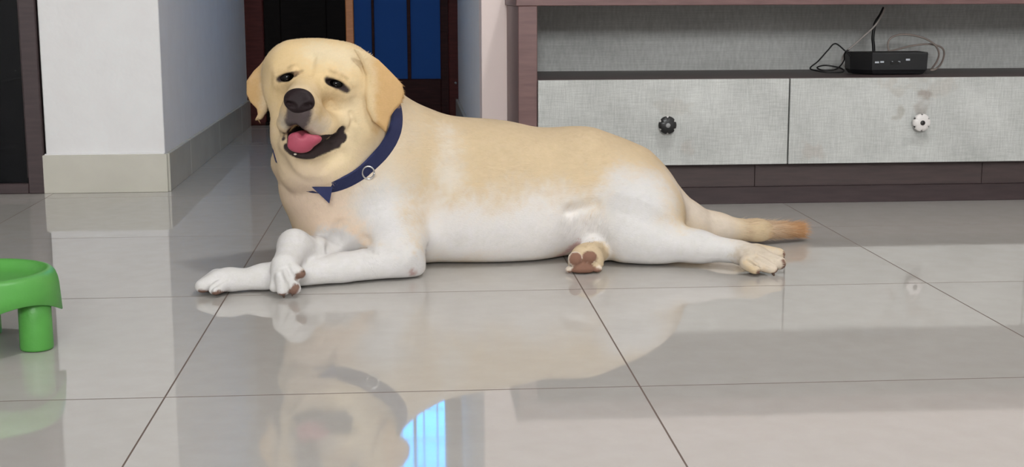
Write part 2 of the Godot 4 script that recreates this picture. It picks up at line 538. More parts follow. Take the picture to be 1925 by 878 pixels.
# ------------------------------------------------------------------ green plastic stool
func stool() -> void:
	var s := thing("plastic_stool", "low green plastic stool with a dished round top at the left edge", "stool", Vector3(-0.6156, 0, -1.9944))
	var green := plain(Color(0.34, 0.63, 0.28), 0.42)
	green.heightmap_enabled = true
	green.heightmap_texture = noise_tex(0.12, null, 81, 256, 2)
	green.heightmap_scale = 0.02
	green.uv1_triplanar = true
	green.uv1_scale = Vector3(6, 6, 6)
	var sides := 96
	var leg_turn := deg_to_rad(14.0)
	var rows := []
	var prof := [Vector2(0.0005, 0.096), Vector2(0.03, 0.0962), Vector2(0.055, 0.097), Vector2(0.070, 0.0985), Vector2(0.078, 0.102), Vector2(0.083, 0.107), Vector2(0.087, 0.1105), Vector2(0.092, 0.1115), Vector2(0.097, 0.110), Vector2(0.1015, 0.105), Vector2(0.1045, 0.097), Vector2(0.106, 0.088)]
	for p in prof:
		var r := PackedVector3Array()
		for k in sides:
			var a := TAU * k / sides
			r.append(Vector3(cos(a) * p.x, p.y, sin(a) * p.x))
		rows.append(r)
	for low in [[0.1085, 0.0], [0.1075, -0.001], [0.105, 0.0], [0.102, 0.033], [0.0005, 0.036]]:
		var r := PackedVector3Array()
		for k in sides:
			var a := TAU * k / sides
			var arch := 0.5 + 0.5 * cos(3.0 * (a - leg_turn - 0.49))
			var y: float = 0.048 + 0.026 * pow(arch, 0.8) + low[1]
			if low[1] > 0.01:
				y = 0.056 + low[1]
			r.append(Vector3(cos(a) * low[0], y, sin(a) * low[0]))
		rows.append(r)
	rows.reverse()
	part("seat", sheet(rows, true), green, s)
	var leg := lathe([Vector2(0.0, 0.092), Vector2(0.0225, 0.092), Vector2(0.0228, 0.05), Vector2(0.0232, 0.004), Vector2(0.0222, 0.001), Vector2(0.0, 0.0005)], 32)
	for k in 3:
		var a := leg_turn + k * TAU / 3
		part("leg", leg, green, s, Vector3(cos(a) * 0.080, 0, sin(a) * 0.080))

# ------------------------------------------------------------------ modem box and its cables on the cabinet shelf
func modem_and_cables() -> void:
	var top := 0.302
	var m := thing("modem_box", "small black modem box with white port marks on the cabinet shelf", "modem", Vector3(1.155, top, -3.33))
	# outline seen from above, front to the viewer, left front corner cut back
	var up := [Vector2(-0.090, -0.02), Vector2(-0.048, 0.022), Vector2(0.088, 0.022), Vector2(0.092, 0.015), Vector2(0.092, -0.06), Vector2(-0.090, -0.06)]
	var rows := []
	for l in [[0.0015, 0.90], [0.012, 0.985], [0.050, 1.0], [0.0535, 0.985], [0.054, 0.02]]:
		var r := PackedVector3Array()
		for q in up:
			r.append(Vector3(q.x * l[1], l[0], -0.02 + (q.y + 0.02) * l[1]))
		rows.append(r)
	var r0 := PackedVector3Array()
	for q in up: r0.append(Vector3(0, 0.0015, -0.02))
	rows.push_front(r0)
	var st := SurfaceTool.new()
	st.begin(Mesh.PRIMITIVE_TRIANGLES)
	st.set_smooth_group(-1)
	sheet(rows, true, st)
	st.generate_normals()
	part("body", st.commit(), M.black_plastic, m)
	var mark := plain(Color(0.75, 0.77, 0.8), 0.5)
	for q in [[-0.036, 0.030, 0.010, 0.004], [-0.0235, 0.031, 0.009, 0.004], [0.002, 0.0305, 0.003, 0.004], [0.0185, 0.031, 0.005, 0.003], [0.040, 0.036, 0.010, 0.0045]]:
		part("port_mark", cbox(Vector3(q[2], q[3], 0.0012), 0.0002), mark, m, Vector3(q[0] , q[1], 0.0222))
	part("port", cbox(Vector3(0.022, 0.006, 0.002), 0.0003), plain(Color(0.01, 0.01, 0.012), 0.3), m, Vector3(0.009, 0.0285, 0.0220))
	var black := plain(Color(0.035, 0.035, 0.04), 0.5)
	var white := plain(Color(0.66, 0.63, 0.61), 0.5)
	var beige := plain(Color(0.60, 0.55, 0.52), 0.5)
	var cable := func(called: String, label: String, pts: Array, r: float, mat: Material):
		var o := part(called, tube(smooth_path(PackedVector3Array(pts)), r, 8), mat, self)
		o.set_meta("label", label)
		o.set_meta("category", "cable")
	cable.call("power_cable", "thin black wire looped in a heap left of the modem box", [Vector3(1.0654, 0.3451, -3.3450), Vector3(1.0504, 0.3593, -3.3450), Vector3(1.0261, 0.3761, -3.3450), Vector3(1.0067, 0.3598, -3.3400), Vector3(0.9811, 0.3348, -3.3300), Vector3(0.9591, 0.3189, -3.3200), Vector3(0.9662, 0.3140, -3.2900), Vector3(0.9926, 0.3111, -3.2700), Vector3(1.0280, 0.3116, -3.2800), Vector3(1.0274, 0.3194, -3.3000), Vector3(0.9967, 0.3250, -3.3200), Vector3(0.9701, 0.3211, -3.3000), Vector3(0.9800, 0.3157, -3.2800), Vector3(1.0124, 0.3178, -3.2850), Vector3(1.0440, 0.3344, -3.3300), Vector3(1.0542, 0.3471, -3.3600), Vector3(1.0641, 0.3553, -3.3800), Vector3(1.0846, 0.3575, -3.4200)], 0.0018, black)
	cable.call("hanging_cable", "thick black cord hanging down behind the modem box", [Vector3(1.1727, 0.4614, -3.4300), Vector3(1.1640, 0.4432, -3.4300), Vector3(1.1514, 0.4210, -3.4300), Vector3(1.1474, 0.3883, -3.4300), Vector3(1.1496, 0.3686, -3.4300), Vector3(1.1523, 0.3357, -3.4300)], 0.0042, black)
	cable.call("white_cable", "pale grey cable slanting down to the left of the modem box", [Vector3(1.1685, 0.4616, -3.4100), Vector3(1.1613, 0.4434, -3.4100), Vector3(1.1449, 0.4175, -3.4100), Vector3(1.1190, 0.3929, -3.4100), Vector3(1.0931, 0.3696, -3.4100), Vector3(1.0736, 0.3528, -3.4100), Vector3(1.0618, 0.3350, -3.4000), Vector3(1.0691, 0.3193, -3.4000), Vector3(1.0885, 0.3134, -3.4100)], 0.0023, white)
	cable.call("coiled_cable", "beige cable coiled in a loop behind the modem box", [Vector3(1.1960, 0.3455, -3.4400), Vector3(1.1896, 0.3680, -3.4400), Vector3(1.1957, 0.3851, -3.4400), Vector3(1.2197, 0.3942, -3.4400), Vector3(1.2511, 0.3927, -3.4400), Vector3(1.2856, 0.3833, -3.4400), Vector3(1.3109, 0.3673, -3.4400), Vector3(1.3138, 0.3482, -3.4200), Vector3(1.2991, 0.3312, -3.3900), Vector3(1.2777, 0.3172, -3.3600), Vector3(1.2613, 0.3111, -3.3300), Vector3(1.2782, 0.3143, -3.3400), Vector3(1.3102, 0.3259, -3.3900), Vector3(1.3313, 0.3477, -3.4300), Vector3(1.3286, 0.3628, -3.4500), Vector3(1.3005, 0.3693, -3.4600), Vector3(1.2596, 0.3656, -3.4600), Vector3(1.2257, 0.3578, -3.4600), Vector3(1.1918, 0.3500, -3.4600)], 0.0024, beige)

# ------------------------------------------------------------------ surfaces from distance fields
class Field:
	var kind := PackedInt32Array()
	var a := PackedVector3Array()
	var b := PackedVector3Array()
	var ra := PackedFloat32Array()
	var rb := PackedFloat32Array()
	var k := PackedFloat32Array()
	var il := PackedFloat32Array()
	var inv: Array[Basis] = []
	var poly: Array[PackedVector2Array] = []
	var adds := PackedInt32Array()
	var subs := PackedInt32Array()
	var ground := -10.0

	func take_rows(rows: Array) -> void:
		for r in rows:
			var id := kind.size()
			il.append(1.0 / maxf((r[2] - r[1]).length_squared(), 1e-9))
			var sub := 0
			if r[0] == "cap":
				kind.append(0); a.append(r[1]); b.append(r[2] - r[1]); ra.append(r[3]); rb.append(r[4] - r[3]); k.append(r[5])
				inv.append(Basis()); poly.append(PackedVector2Array()); sub = r[6]
			elif r[0] == "ell":
				kind.append(1); a.append(r[1]); b.append(r[2]); ra.append(0); rb.append(0); k.append(r[4])
				inv.append(Basis.from_euler(r[3]).inverse()); poly.append(PackedVector2Array()); sub = r[5]
			else:
				kind.append(2); a.append(r[1]); b.append(Vector3(r[4], r[5], r[6])); ra.append(0); rb.append(0); k.append(r[7])
				inv.append(Basis.from_euler(r[2]).inverse()); poly.append(r[3])
			if sub:
				subs.append(id)
			else:
				adds.append(id)

	func one(i: int, p: Vector3) -> float:
		var q := p - a[i]
		if kind[i] == 0:
			var ba := b[i]
			var h := clampf(q.dot(ba) / maxf(ba.length_squared(), 1e-9), 0.0, 1.0)
			return (q - ba * h).length() - ra[i] - rb[i] * h
		q = inv[i] * q
		if kind[i] == 1:
			var r := b[i]
			var u := q / r
			var k0 := u.length()
			if k0 < 0.001:
				return -minf(r.x, minf(r.y, r.z))
			return k0 * (k0 - 1.0) / (u / r).length()
		# a curved plate cut to an outline
		var pl := poly[i]
		var s := b[i]
		var z := q.z + s.y * q.x * q.x + s.z * q.y * q.y
		var best := 1e9
		var inside := false
		var n := pl.size()
		var j := n - 1
		for e in n:
			var v0 := pl[e]
			var v1 := pl[j]
			var ed := v1 - v0
			var w := Vector2(q.x, q.y) - v0
			var t := clampf(w.dot(ed) / ed.length_squared(), 0.0, 1.0)
			best = minf(best, (w - ed * t).length_squared())
			if (v0.y > q.y) != (v1.y > q.y) and q.x < (v1.x - v0.x) * (q.y - v0.y) / (v1.y - v0.y) + v0.x:
				inside = not inside
			j = e
		var d2 := sqrt(best) * (-1.0 if inside else 1.0)
		var th := s.x
		var dx := d2 + th
		var dz := absf(z)
		if dx < 0.0:
			return maxf(dz - th, -th)
		return sqrt(dx * dx + dz * dz) - th

	func dist(p: Vector3, ids: PackedInt32Array, cuts: PackedInt32Array) -> float:
		var d := 1.0
		for i in ids:
			var e: float
			if kind[i] == 0:
				var q := p - a[i]
				var ba := b[i]
				var t := clampf(q.dot(ba) * il[i], 0.0, 1.0)
				e = (q - ba * t).length() - ra[i] - rb[i] * t
			else:
				e = one(i, p)
			var kk := k[i]
			var h := kk - absf(d - e)
			d = minf(d, e)
			if h > 0.0:
				d -= h * h / kk * 0.25
		for i in cuts:
			var e := -one(i, p)
			var kk := k[i]
			var h := kk - absf(d - e)
			d = maxf(d, e)
			if h > 0.0:
				d += h * h / kk * 0.25
		var g := ground - p.y
		var hg := 0.012 - absf(d - g)
		d = maxf(d, g)
		if hg > 0.0:
			d += hg * hg / 0.012 * 0.25
		return d

	func near(list: PackedInt32Array, c: Vector3, reach: float) -> PackedInt32Array:
		var out := PackedInt32Array()
		for i in list:
			if one(i, c) < reach * (1.15 if kind[i] == 0 else 1.7) + k[i]:
				out.append(i)
		return out

# surface nets over lo..hi; cells inside any of the boxes in skip are left to finer passes
func net(f: Field, lo: Vector3, hi: Vector3, cell: float, skip: Array, keep_inside: bool, out: Dictionary) -> void:
	var N := 8
	var bs := cell * N
	var nb := Vector3i(((hi - lo) / bs).ceil())
	var reach := bs * 0.87
	var cells := {}
	var faces := {}
	var quads := []
	var W := 4096
	var P := N + 1
	var val := PackedFloat32Array()
	val.resize(P * P * P)
	for bz in nb.z:
		for by in nb.y:
			for bx in nb.x:
				var o := lo + Vector3(bx, by, bz) * bs
				var c := o + Vector3.ONE * bs * 0.5
				var covered := false
				for s: AABB in skip:
					if s.grow(-cell * 2.5).encloses(AABB(o, Vector3.ONE * bs)):
						covered = true
				if covered:
					continue
				var cuts := f.near(f.subs, c, reach)
				var ids := f.near(f.adds, c, reach)
				if absf(f.dist(c, ids, cuts)) > reach * 1.7:
					continue
				var i := 0
				var mixed := false
				# quarters of the block that the surface does not reach take one value
				var H := N / 2
				var far := PackedFloat32Array()
				for s8 in 8:
					var sc := o + Vector3(s8 & 1, (s8 >> 1) & 1, s8 >> 2) * bs * 0.5 + Vector3.ONE * bs * 0.25
					var sd := f.dist(sc, ids, cuts)
					far.append(sd if absf(sd) > reach * 0.5 * 1.7 + cell else 0.0)
				for z in P:
					for y in P:
						for x in P:
							var sd := far[(1 if x > H else 0) + (2 if y > H else 0) + (4 if z > H else 0)]
							if x % N == 0 or y % N == 0 or z % N == 0:   # blocks share the values on their faces
								var fk := bx * N + x + (by * N + y) * W + (bz * N + z) * W * W
								if not faces.has(fk):
									faces[fk] = sd if sd != 0.0 else f.dist(o + Vector3(x, y, z) * cell, ids, cuts)
								val[i] = faces[fk]
							else:
								val[i] = sd if sd != 0.0 else f.dist(o + Vector3(x, y, z) * cell, ids, cuts)
							if i > 0 and (val[i] < 0.0) != (val[0] < 0.0):
								mixed = true
							i += 1
				if not mixed:
					continue
				for z in N:
					for y in N:
						for x in N:
							var at := x + y * P + z * P * P
							var inside0 := val[at] < 0.0
							var sum := Vector3.ZERO
							var cnt := 0
							for e in 12:
								var ax := e >> 2
								var u := e & 1
								var v := (e >> 1) & 1
								var s0: int
								var p0: Vector3
								if ax == 0:
									s0 = at + u * P + v * P * P; p0 = Vector3(0, u, v)
								elif ax == 1:
									s0 = at + u + v * P * P; p0 = Vector3(u, 0, v)
								else:
									s0 = at + u + v * P; p0 = Vector3(u, v, 0)
								var s1 := s0 + (1 if ax == 0 else (P if ax == 1 else P * P))
								var d0 := val[s0]
								var d1 := val[s1]
								if (d0 < 0.0) != (d1 < 0.0):
									p0[ax] += d0 / (d0 - d1)
									sum += p0
									cnt += 1
							var gx := bx * N + x
							var gy := by * N + y
							var gz := bz * N + z
							if cnt > 0:
								cells[gx + gy * W + gz * W * W] = [o + (Vector3(x, y, z) + sum / cnt) * cell, ids, cuts]
							# faces round the three edges that leave this corner
							if inside0 != (val[at + 1] < 0.0):
								quads.append([gx, gy, gz, 0, inside0])
							if inside0 != (val[at + P] < 0.0):
								quads.append([gx, gy, gz, 1, inside0])
							if inside0 != (val[at + P * P] < 0.0):
								quads.append([gx, gy, gz, 2, inside0])
	var used := {}
	for q in quads:
		var key: int = q[0] + q[1] * W + q[2] * W * W
		var d1: int = [W, W * W, 1][q[3]]
		var d2: int = [W * W, 1, W][q[3]]
		var ks := [key, key - d1, key - d1 - d2, key - d2]
		var have := -1
		for kk in ks:
			if cells.has(kk):
				have = kk
		if have < 0:
			continue
		var whole := true
		for kk in ks:
			var gi := Vector3i(kk % W, (kk / W) % W, kk / (W * W))
			if kk < 0 or gi.x >= nb.x * N or gi.y >= nb.y * N or gi.z >= nb.z * N or kk % W < 0:
				whole = false
		if not whole:
			continue
		for kk in ks:
			if not cells.has(kk):   # neighbouring blocks disagree by a hair: close the gap
				var g := Vector3(kk % W, (kk / W) % W, kk / (W * W)) + Vector3.ONE * 0.5
				cells[kk] = [lo + g * cell, cells[have][1], cells[have][2]]
		var mid: Vector3 = cells[ks[0]][0]
		var drop := false
		for s: AABB in skip:
			if s.grow(-cell * 1.6).has_point(mid):
				drop = true
		if drop:
			continue
		var idx := []
		for kk in ks:
			if not used.has(kk):
				var cl = cells[kk]
				var p: Vector3 = cl[0]
				var h := cell * 0.5
				var n := Vector3.ZERO
				for t in [Vector3(1, -1, -1), Vector3(-1, -1, 1), Vector3(-1, 1, -1), Vector3(1, 1, 1)]:
					n += t * f.dist(p + t * h, cl[1], cl[2])
				n = n.normalized()
				p -= n * clampf(f.dist(p, cl[1], cl[2]), -cell, cell)
				used[kk] = out.v.size()
				out.v.append(p)
				out.n.append(n)
			idx.append(used[kk])
		if q[4]:
			out.i.append_array([idx[0], idx[2], idx[1], idx[0], idx[3], idx[2]])
		else:
			out.i.append_array([idx[0], idx[1], idx[2], idx[0], idx[2], idx[3]])

func field_mesh(out: Dictionary, colors := PackedColorArray()) -> ArrayMesh:
	var arr := []
	arr.resize(Mesh.ARRAY_MAX)
	arr[Mesh.ARRAY_VERTEX] = out.v
	arr[Mesh.ARRAY_NORMAL] = out.n
	arr[Mesh.ARRAY_INDEX] = out.i
	if colors.size():
		arr[Mesh.ARRAY_COLOR] = colors
	var m := ArrayMesh.new()
	m.add_surface_from_arrays(Mesh.PRIMITIVE_TRIANGLES, arr)
	return m

func empty() -> Dictionary:
	return {"v": PackedVector3Array(), "n": PackedVector3Array(), "i": PackedInt32Array()}

# ------------------------------------------------------------------ the dog
# lengths in metres from the dog's base point; cap: from, to, radii, blend, cut away; ell: centre, radii, turn, blend, cut away; plate: centre, turn, outline, half thickness, bends, blend
var DOG_SHAPE := [
	["cap", Vector3(-0.1310, 0.1576, -0.0500), Vector3(0.0557, 0.1223, -0.0900), 0.1111, 0.1249, 0.050, 0],  # rib cage
	["cap", Vector3(0.0557, 0.1223, -0.0900), Vector3(0.2208, 0.1208, -0.1000), 0.1249, 0.1132, 0.050, 0],  # loin
	["cap", Vector3(0.2208, 0.1208, -0.1000), Vector3(0.3033, 0.0995, -0.1100), 0.1132, 0.0994, 0.050, 0],  # pelvis
	["cap", Vector3(0.3033, 0.0995, -0.1100), Vector3(0.4087, 0.0434, -0.1100), 0.0994, 0.0548, 0.050, 0],  # rump
	["cap", Vector3(-0.0908, 0.1858, -0.0700), Vector3(0.0252, 0.1330, -0.0900), 0.0899, 0.1027, 0.050, 0],  # withers
	["cap", Vector3(-0.0273, 0.0855, -0.0500), Vector3(0.1094, 0.0768, -0.0600), 0.0912, 0.0836, 0.050, 0],  # belly
	["cap", Vector3(-0.1798, 0.1751, -0.0350), Vector3(-0.2449, 0.2945, 0.0300), 0.1104, 0.0788, 0.050, 0],  # neck
	["cap", Vector3(-0.1237, 0.1911, -0.0800), Vector3(-0.2105, 0.3096, -0.0200), 0.0843, 0.0686, 0.050, 0],  # neck crest
	["cap", Vector3(-0.2568, 0.1914, 0.0500), Vector3(-0.2211, 0.1740, 0.0300), 0.0734, 0.0788, 0.040, 0],  # throat ruff
	["cap", Vector3(-0.2588, 0.1440, 0.0200), Vector3(-0.2333, 0.0958, 0.0150), 0.0791, 0.0851, 0.050, 0],  # chest
	["cap", Vector3(-0.2344, 0.0816, 0.0000), Vector3(-0.1178, 0.0497, -0.0300), 0.0603, 0.0590, 0.050, 0],  # brisket
	["cap", Vector3(-0.3321, 0.2076, 0.0250), Vector3(-0.3186, 0.1969, 0.0650), 0.0193, 0.0171, 0.025, 0],  # throat fold
	["cap", Vector3(-0.3301, 0.2009, 0.0500), Vector3(-0.3044, 0.1884, 0.1050), 0.0162, 0.0187, 0.025, 0],  # throat fold
	["cap", Vector3(-0.3044, 0.1884, 0.1050), Vector3(-0.2589, 0.1900, 0.1220), 0.0187, 0.0157, 0.025, 0],  # throat fold
	["cap", Vector3(-0.2589, 0.1900, 0.1220), Vector3(-0.2263, 0.1956, 0.1100), 0.0157, 0.0112, 0.025, 0],  # throat fold
	["cap", Vector3(-0.1534, 0.1090, 0.0250), Vector3(-0.1250, 0.0565, 0.0650), 0.0597, 0.0436, 0.050, 0],  # near shoulder
	["cap", Vector3(-0.1379, 0.0810, 0.0650), Vector3(-0.1204, 0.0314, 0.1030), 0.0436, 0.0355, 0.030, 0],  # near upper arm
	["cap", Vector3(-0.1205, 0.0275, 0.1030), Vector3(-0.1065, 0.0128, 0.1030), 0.0336, 0.0187, 0.030, 0],  # near elbow
	["cap", Vector3(-0.1346, 0.0287, 0.1080), Vector3(-0.2287, 0.0223, 0.1450), 0.0354, 0.0284, 0.014, 0],  # near forearm
	["cap", Vector3(-0.2287, 0.0223, 0.1450), Vector3(-0.3526, 0.0195, 0.1950), 0.0284, 0.0225, 0.014, 0],  # near forearm low
	["cap", Vector3(-0.3526, 0.0195, 0.1950), Vector3(-0.4053, 0.0161, 0.2050), 0.0225, 0.0215, 0.020, 0],  # near wrist
	["ell", Vector3(-0.4241, 0.0193, 0.2100), Vector3(0.0303, 0.0205, 0.0232), Vector3(0.0000, 0.0000, 0.1047), 0.020, 0],  # near paw
	["cap", Vector3(-0.4170, 0.0184, 0.2240), Vector3(-0.4310, 0.0124, 0.2460), 0.0133, 0.0114, 0.005, 0],  # near toe
	["cap", Vector3(-0.4284, 0.0243, 0.2160), Vector3(-0.4543, 0.0149, 0.2300), 0.0151, 0.0128, 0.005, 0],  # near toe
	["cap", Vector3(-0.4345, 0.0226, 0.1980), Vector3(-0.4563, 0.0106, 0.2050), 0.0161, 0.0134, 0.005, 0],  # near toe
	["cap", Vector3(-0.4306, 0.0146, 0.1820), Vector3(-0.4467, 0.0024, 0.1800), 0.0145, 0.0118, 0.005, 0],  # near toe
	["cap", Vector3(-0.1977, 0.0073, -0.0200), Vector3(-0.2738, 0.0524, 0.1200), 0.0294, 0.0241, 0.008, 0],  # far forearm
	["cap", Vector3(-0.2738, 0.0524, 0.1200), Vector3(-0.3058, 0.0696, 0.1650), 0.0241, 0.0237, 0.012, 0],  # far wrist
	["cap", Vector3(-0.3058, 0.0715, 0.1650), Vector3(-0.3167, 0.0469, 0.2250), 0.0255, 0.0222, 0.020, 0],  # far pastern
	["ell", Vector3(-0.3161, 0.0414, 0.2340), Vector3(0.0203, 0.0247, 0.0186), Vector3(0.0000, 0.0000, 0.0698), 0.015, 0],  # far paw
	["cap", Vector3(-0.3045, 0.0434, 0.2450), Vector3(-0.2907, 0.0397, 0.2550), 0.0141, 0.0105, 0.005, 0],  # far toe
	["cap", Vector3(-0.3076, 0.0344, 0.2540), Vector3(-0.2997, 0.0149, 0.2610), 0.0140, 0.0114, 0.005, 0],  # far toe
	["cap", Vector3(-0.3182, 0.0326, 0.2530), Vector3(-0.3174, 0.0114, 0.2600), 0.0140, 0.0114, 0.005, 0],  # far toe
	["cap", Vector3(-0.3264, 0.0387, 0.2380), Vector3(-0.3324, 0.0155, 0.2480), 0.0123, 0.0097, 0.005, 0],  # far toe
	["cap", Vector3(-0.3006, 0.0580, 0.1780), Vector3(-0.2932, 0.0488, 0.1840), 0.0081, 0.0054, 0.008, 0],  # dew claw bump
	["ell", Vector3(0.3165, 0.0900, -0.0350), Vector3(0.0828, 0.0828, 0.0710), Vector3(0.0000, 0.0000, 0.0000), 0.050, 0],  # near thigh
	["cap", Vector3(0.3257, 0.0765, -0.0100), Vector3(0.3135, 0.0539, 0.0050), 0.0703, 0.0485, 0.050, 0],  # near thigh low
	["cap", Vector3(0.2990, 0.0478, 0.0150), Vector3(0.3554, 0.0386, 0.0250), 0.0406, 0.0347, 0.040, 0],  # near knee
	["cap", Vector3(0.3454, 0.0368, 0.0250), Vector3(0.4203, 0.0360, 0.0500), 0.0337, 0.0257, 0.030, 0],  # near shank
	["cap", Vector3(0.4203, 0.0360, 0.0500), Vector3(0.4869, 0.0324, 0.0850), 0.0257, 0.0216, 0.030, 0],  # near hock
	["ell", Vector3(0.5134, 0.0248, 0.1100), Vector3(0.0316, 0.0242, 0.0316), Vector3(0.0000, 0.0000, -0.3142), 0.020, 0],  # near hind paw
	["cap", Vector3(0.5208, 0.0346, 0.0950), Vector3(0.5614, 0.0286, 0.0980), 0.0140, 0.0112, 0.005, 0],  # hind toe
	["cap", Vector3(0.5179, 0.0286, 0.1150), Vector3(0.5546, 0.0172, 0.1250), 0.0158, 0.0130, 0.005, 0],  # hind toe
	["cap", Vector3(0.5085, 0.0219, 0.1300), Vector3(0.5360, 0.0097, 0.1450), 0.0157, 0.0119, 0.005, 0],  # hind toe
	["cap", Vector3(0.4948, 0.0211, 0.1350), Vector3(0.5053, 0.0107, 0.1520), 0.0147, 0.0110, 0.005, 0],  # hind toe
	["cap", Vector3(0.2447, 0.0241, -0.0100), Vector3(0.2151, 0.0244, 0.0650), 0.0273, 0.0275, 0.015, 0],  # far hind foot
	["ell", Vector3(0.2095, 0.0129, 0.0820), Vector3(0.0316, 0.0316, 0.0245), Vector3(0.0000, 0.0000, 0.0000), 0.015, 0],  # far hind paw
	["ell", Vector3(0.2026, 0.0046, 0.1040), Vector3(0.0219, 0.0157, 0.0112), Vector3(0.0000, 0.0000, 0.0000), 0.004, 0],  # hind pad
	["ell", Vector3(0.1890, 0.0269, 0.1020), Vector3(0.0136, 0.0136, 0.0112), Vector3(0.0000, 0.0000, 0.0000), 0.003, 0],  # hind toe pad
	["ell", Vector3(0.2146, 0.0290, 0.1000), Vector3(0.0147, 0.0125, 0.0112), Vector3(0.0000, 0.0000, 0.0000), 0.003, 0],  # hind toe pad
	["ell", Vector3(0.2289, 0.0010, 0.0980), Vector3(0.0115, 0.0137, 0.0112), Vector3(0.0000, 0.0000, 0.0000), 0.003, 0],  # hind toe pad
	["ell", Vector3(0.1790, -0.0001, 0.0980), Vector3(0.0105, 0.0137, 0.0112), Vector3(0.0000, 0.0000, 0.0000), 0.003, 0],  # hind toe pad
	["cap", Vector3(0.4022, 0.0561, -0.1100), Vector3(0.4965, 0.0391, -0.1400), 0.0487, 0.0246, 0.040, 0],  # tail root
	["cap", Vector3(0.4965, 0.0391, -0.1400), Vector3(0.5887, 0.0271, -0.1650), 0.0246, 0.0207, 0.030, 0],  # tail
	["cap", Vector3(0.5887, 0.0271, -0.1650), Vector3(0.6696, 0.0254, -0.1870), 0.0197, 0.0073, 0.020, 0],  # tail end
	["ell", Vector3(-0.2630, 0.3480, 0.0500), Vector3(0.0801, 0.0629, 0.0744), Vector3(0.0000, 0.0000, -0.0873), 0.030, 0],  # cranium
	["cap", Vector3(-0.3063, 0.3622, 0.0640), Vector3(-0.2173, 0.3568, 0.0620), 0.0522, 0.0531, 0.040, 0],  # skull width
	["cap", Vector3(-0.3226, 0.3684, 0.1080), Vector3(-0.2978, 0.3725, 0.1200), 0.0130, 0.0139, 0.030, 0],  # left brow
	["cap", Vector3(-0.2441, 0.3687, 0.1240), Vector3(-0.2131, 0.3542, 0.1140), 0.0148, 0.0139, 0.030, 0],  # right brow
	["cap", Vector3(-0.3275, 0.3612, 0.1260), Vector3(-0.2965, 0.3698, 0.1380), 0.0065, 0.0064, 0.012, 0],  # left lid
	["cap", Vector3(-0.2468, 0.3616, 0.1430), Vector3(-0.2080, 0.3442, 0.1310), 0.0064, 0.0065, 0.012, 0],  # right lid
	["cap", Vector3(-0.3274, 0.3464, 0.1220), Vector3(-0.3007, 0.3499, 0.1380), 0.0065, 0.0074, 0.010, 0],  # left lower lid
	["cap", Vector3(-0.2439, 0.3371, 0.1420), Vector3(-0.2131, 0.3286, 0.1280), 0.0073, 0.0074, 0.010, 0],  # right lower lid
	["cap", Vector3(-0.3261, 0.3228, 0.0850), Vector3(-0.3188, 0.2821, 0.0980), 0.0244, 0.0243, 0.035, 0],  # left cheek
	["cap", Vector3(-0.2082, 0.3211, 0.0750), Vector3(-0.2075, 0.2696, 0.0750), 0.0378, 0.0434, 0.040, 0],  # right cheek
	["cap", Vector3(-0.2123, 0.2649, 0.0750), Vector3(-0.2408, 0.2238, 0.0850), 0.0397, 0.0376, 0.040, 0],  # right jowl
	["ell", Vector3(-0.2717, 0.3305, 0.0950), Vector3(0.0543, 0.0431, 0.0468), Vector3(0.0000, 0.0000, 0.0000), 0.030, 0],  # mid face
	["cap", Vector3(-0.2729, 0.3435, 0.1250), Vector3(-0.2850, 0.3244, 0.1880), 0.0296, 0.0261, 0.020, 0],  # bridge
	["cap", Vector3(-0.2877, 0.3079, 0.1930), Vector3(-0.2909, 0.2961, 0.1900), 0.0234, 0.0180, 0.015, 0],  # upper lip front
	["cap", Vector3(-0.2737, 0.2989, 0.1820), Vector3(-0.2522, 0.2755, 0.1650), 0.0262, 0.0209, 0.020, 0],  # right flew
	["cap", Vector3(-0.2524, 0.2771, 0.1620), Vector3(-0.2218, 0.2805, 0.1220), 0.0200, 0.0130, 0.020, 0],  # right flew back
	["cap", Vector3(-0.3032, 0.2990, 0.1800), Vector3(-0.3125, 0.2838, 0.1700), 0.0199, 0.0154, 0.015, 0],  # left flew
	["cap", Vector3(-0.3131, 0.2798, 0.1650), Vector3(-0.3183, 0.2675, 0.1500), 0.0118, 0.0082, 0.012, 0],  # left flew low
	["cap", Vector3(-0.2911, 0.2254, 0.1680), Vector3(-0.2691, 0.2203, 0.1500), 0.0154, 0.0165, 0.020, 0],  # jaw
	["cap", Vector3(-0.2691, 0.2203, 0.1500), Vector3(-0.2287, 0.2292, 0.1180), 0.0156, 0.0130, 0.020, 0],  # jaw right
	["cap", Vector3(-0.2912, 0.2288, 0.1660), Vector3(-0.3141, 0.2432, 0.1450), 0.0164, 0.0101, 0.015, 0],  # jaw left
	["cap", Vector3(-0.2787, 0.2114, 0.1200), Vector3(-0.2555, 0.2074, 0.0800), 0.0334, 0.0490, 0.040, 0],  # chin
	["cap", Vector3(-0.3132, 0.2478, 0.1000), Vector3(-0.3000, 0.2262, 0.1000), 0.0318, 0.0355, 0.030, 0],  # left jaw back
	["cap", Vector3(-0.2983, 0.2578, 0.2000), Vector3(-0.2749, 0.2470, 0.1850), 0.0161, 0.0126, 0.006, 1],  # mouth
	["cap", Vector3(-0.2952, 0.2573, 0.1950), Vector3(-0.2802, 0.2485, 0.1100), 0.0162, 0.0205, 0.008, 1],  # mouth depth
	["cap", Vector3(-0.2746, 0.2457, 0.1900), Vector3(-0.2469, 0.2494, 0.1760), 0.0117, 0.0127, 0.006, 1],  # mouth right
	["cap", Vector3(-0.2469, 0.2494, 0.1760), Vector3(-0.2204, 0.2647, 0.1410), 0.0127, 0.0083, 0.006, 1],  # mouth corner
	["cap", Vector3(-0.2972, 0.2677, 0.2100), Vector3(-0.2956, 0.2806, 0.2150), 0.0125, 0.0071, 0.006, 1],  # lip notch
	["cap", Vector3(-0.2957, 0.2771, 0.2150), Vector3(-0.2950, 0.2636, 0.1500), 0.0080, 0.0128, 0.006, 1],  # notch depth
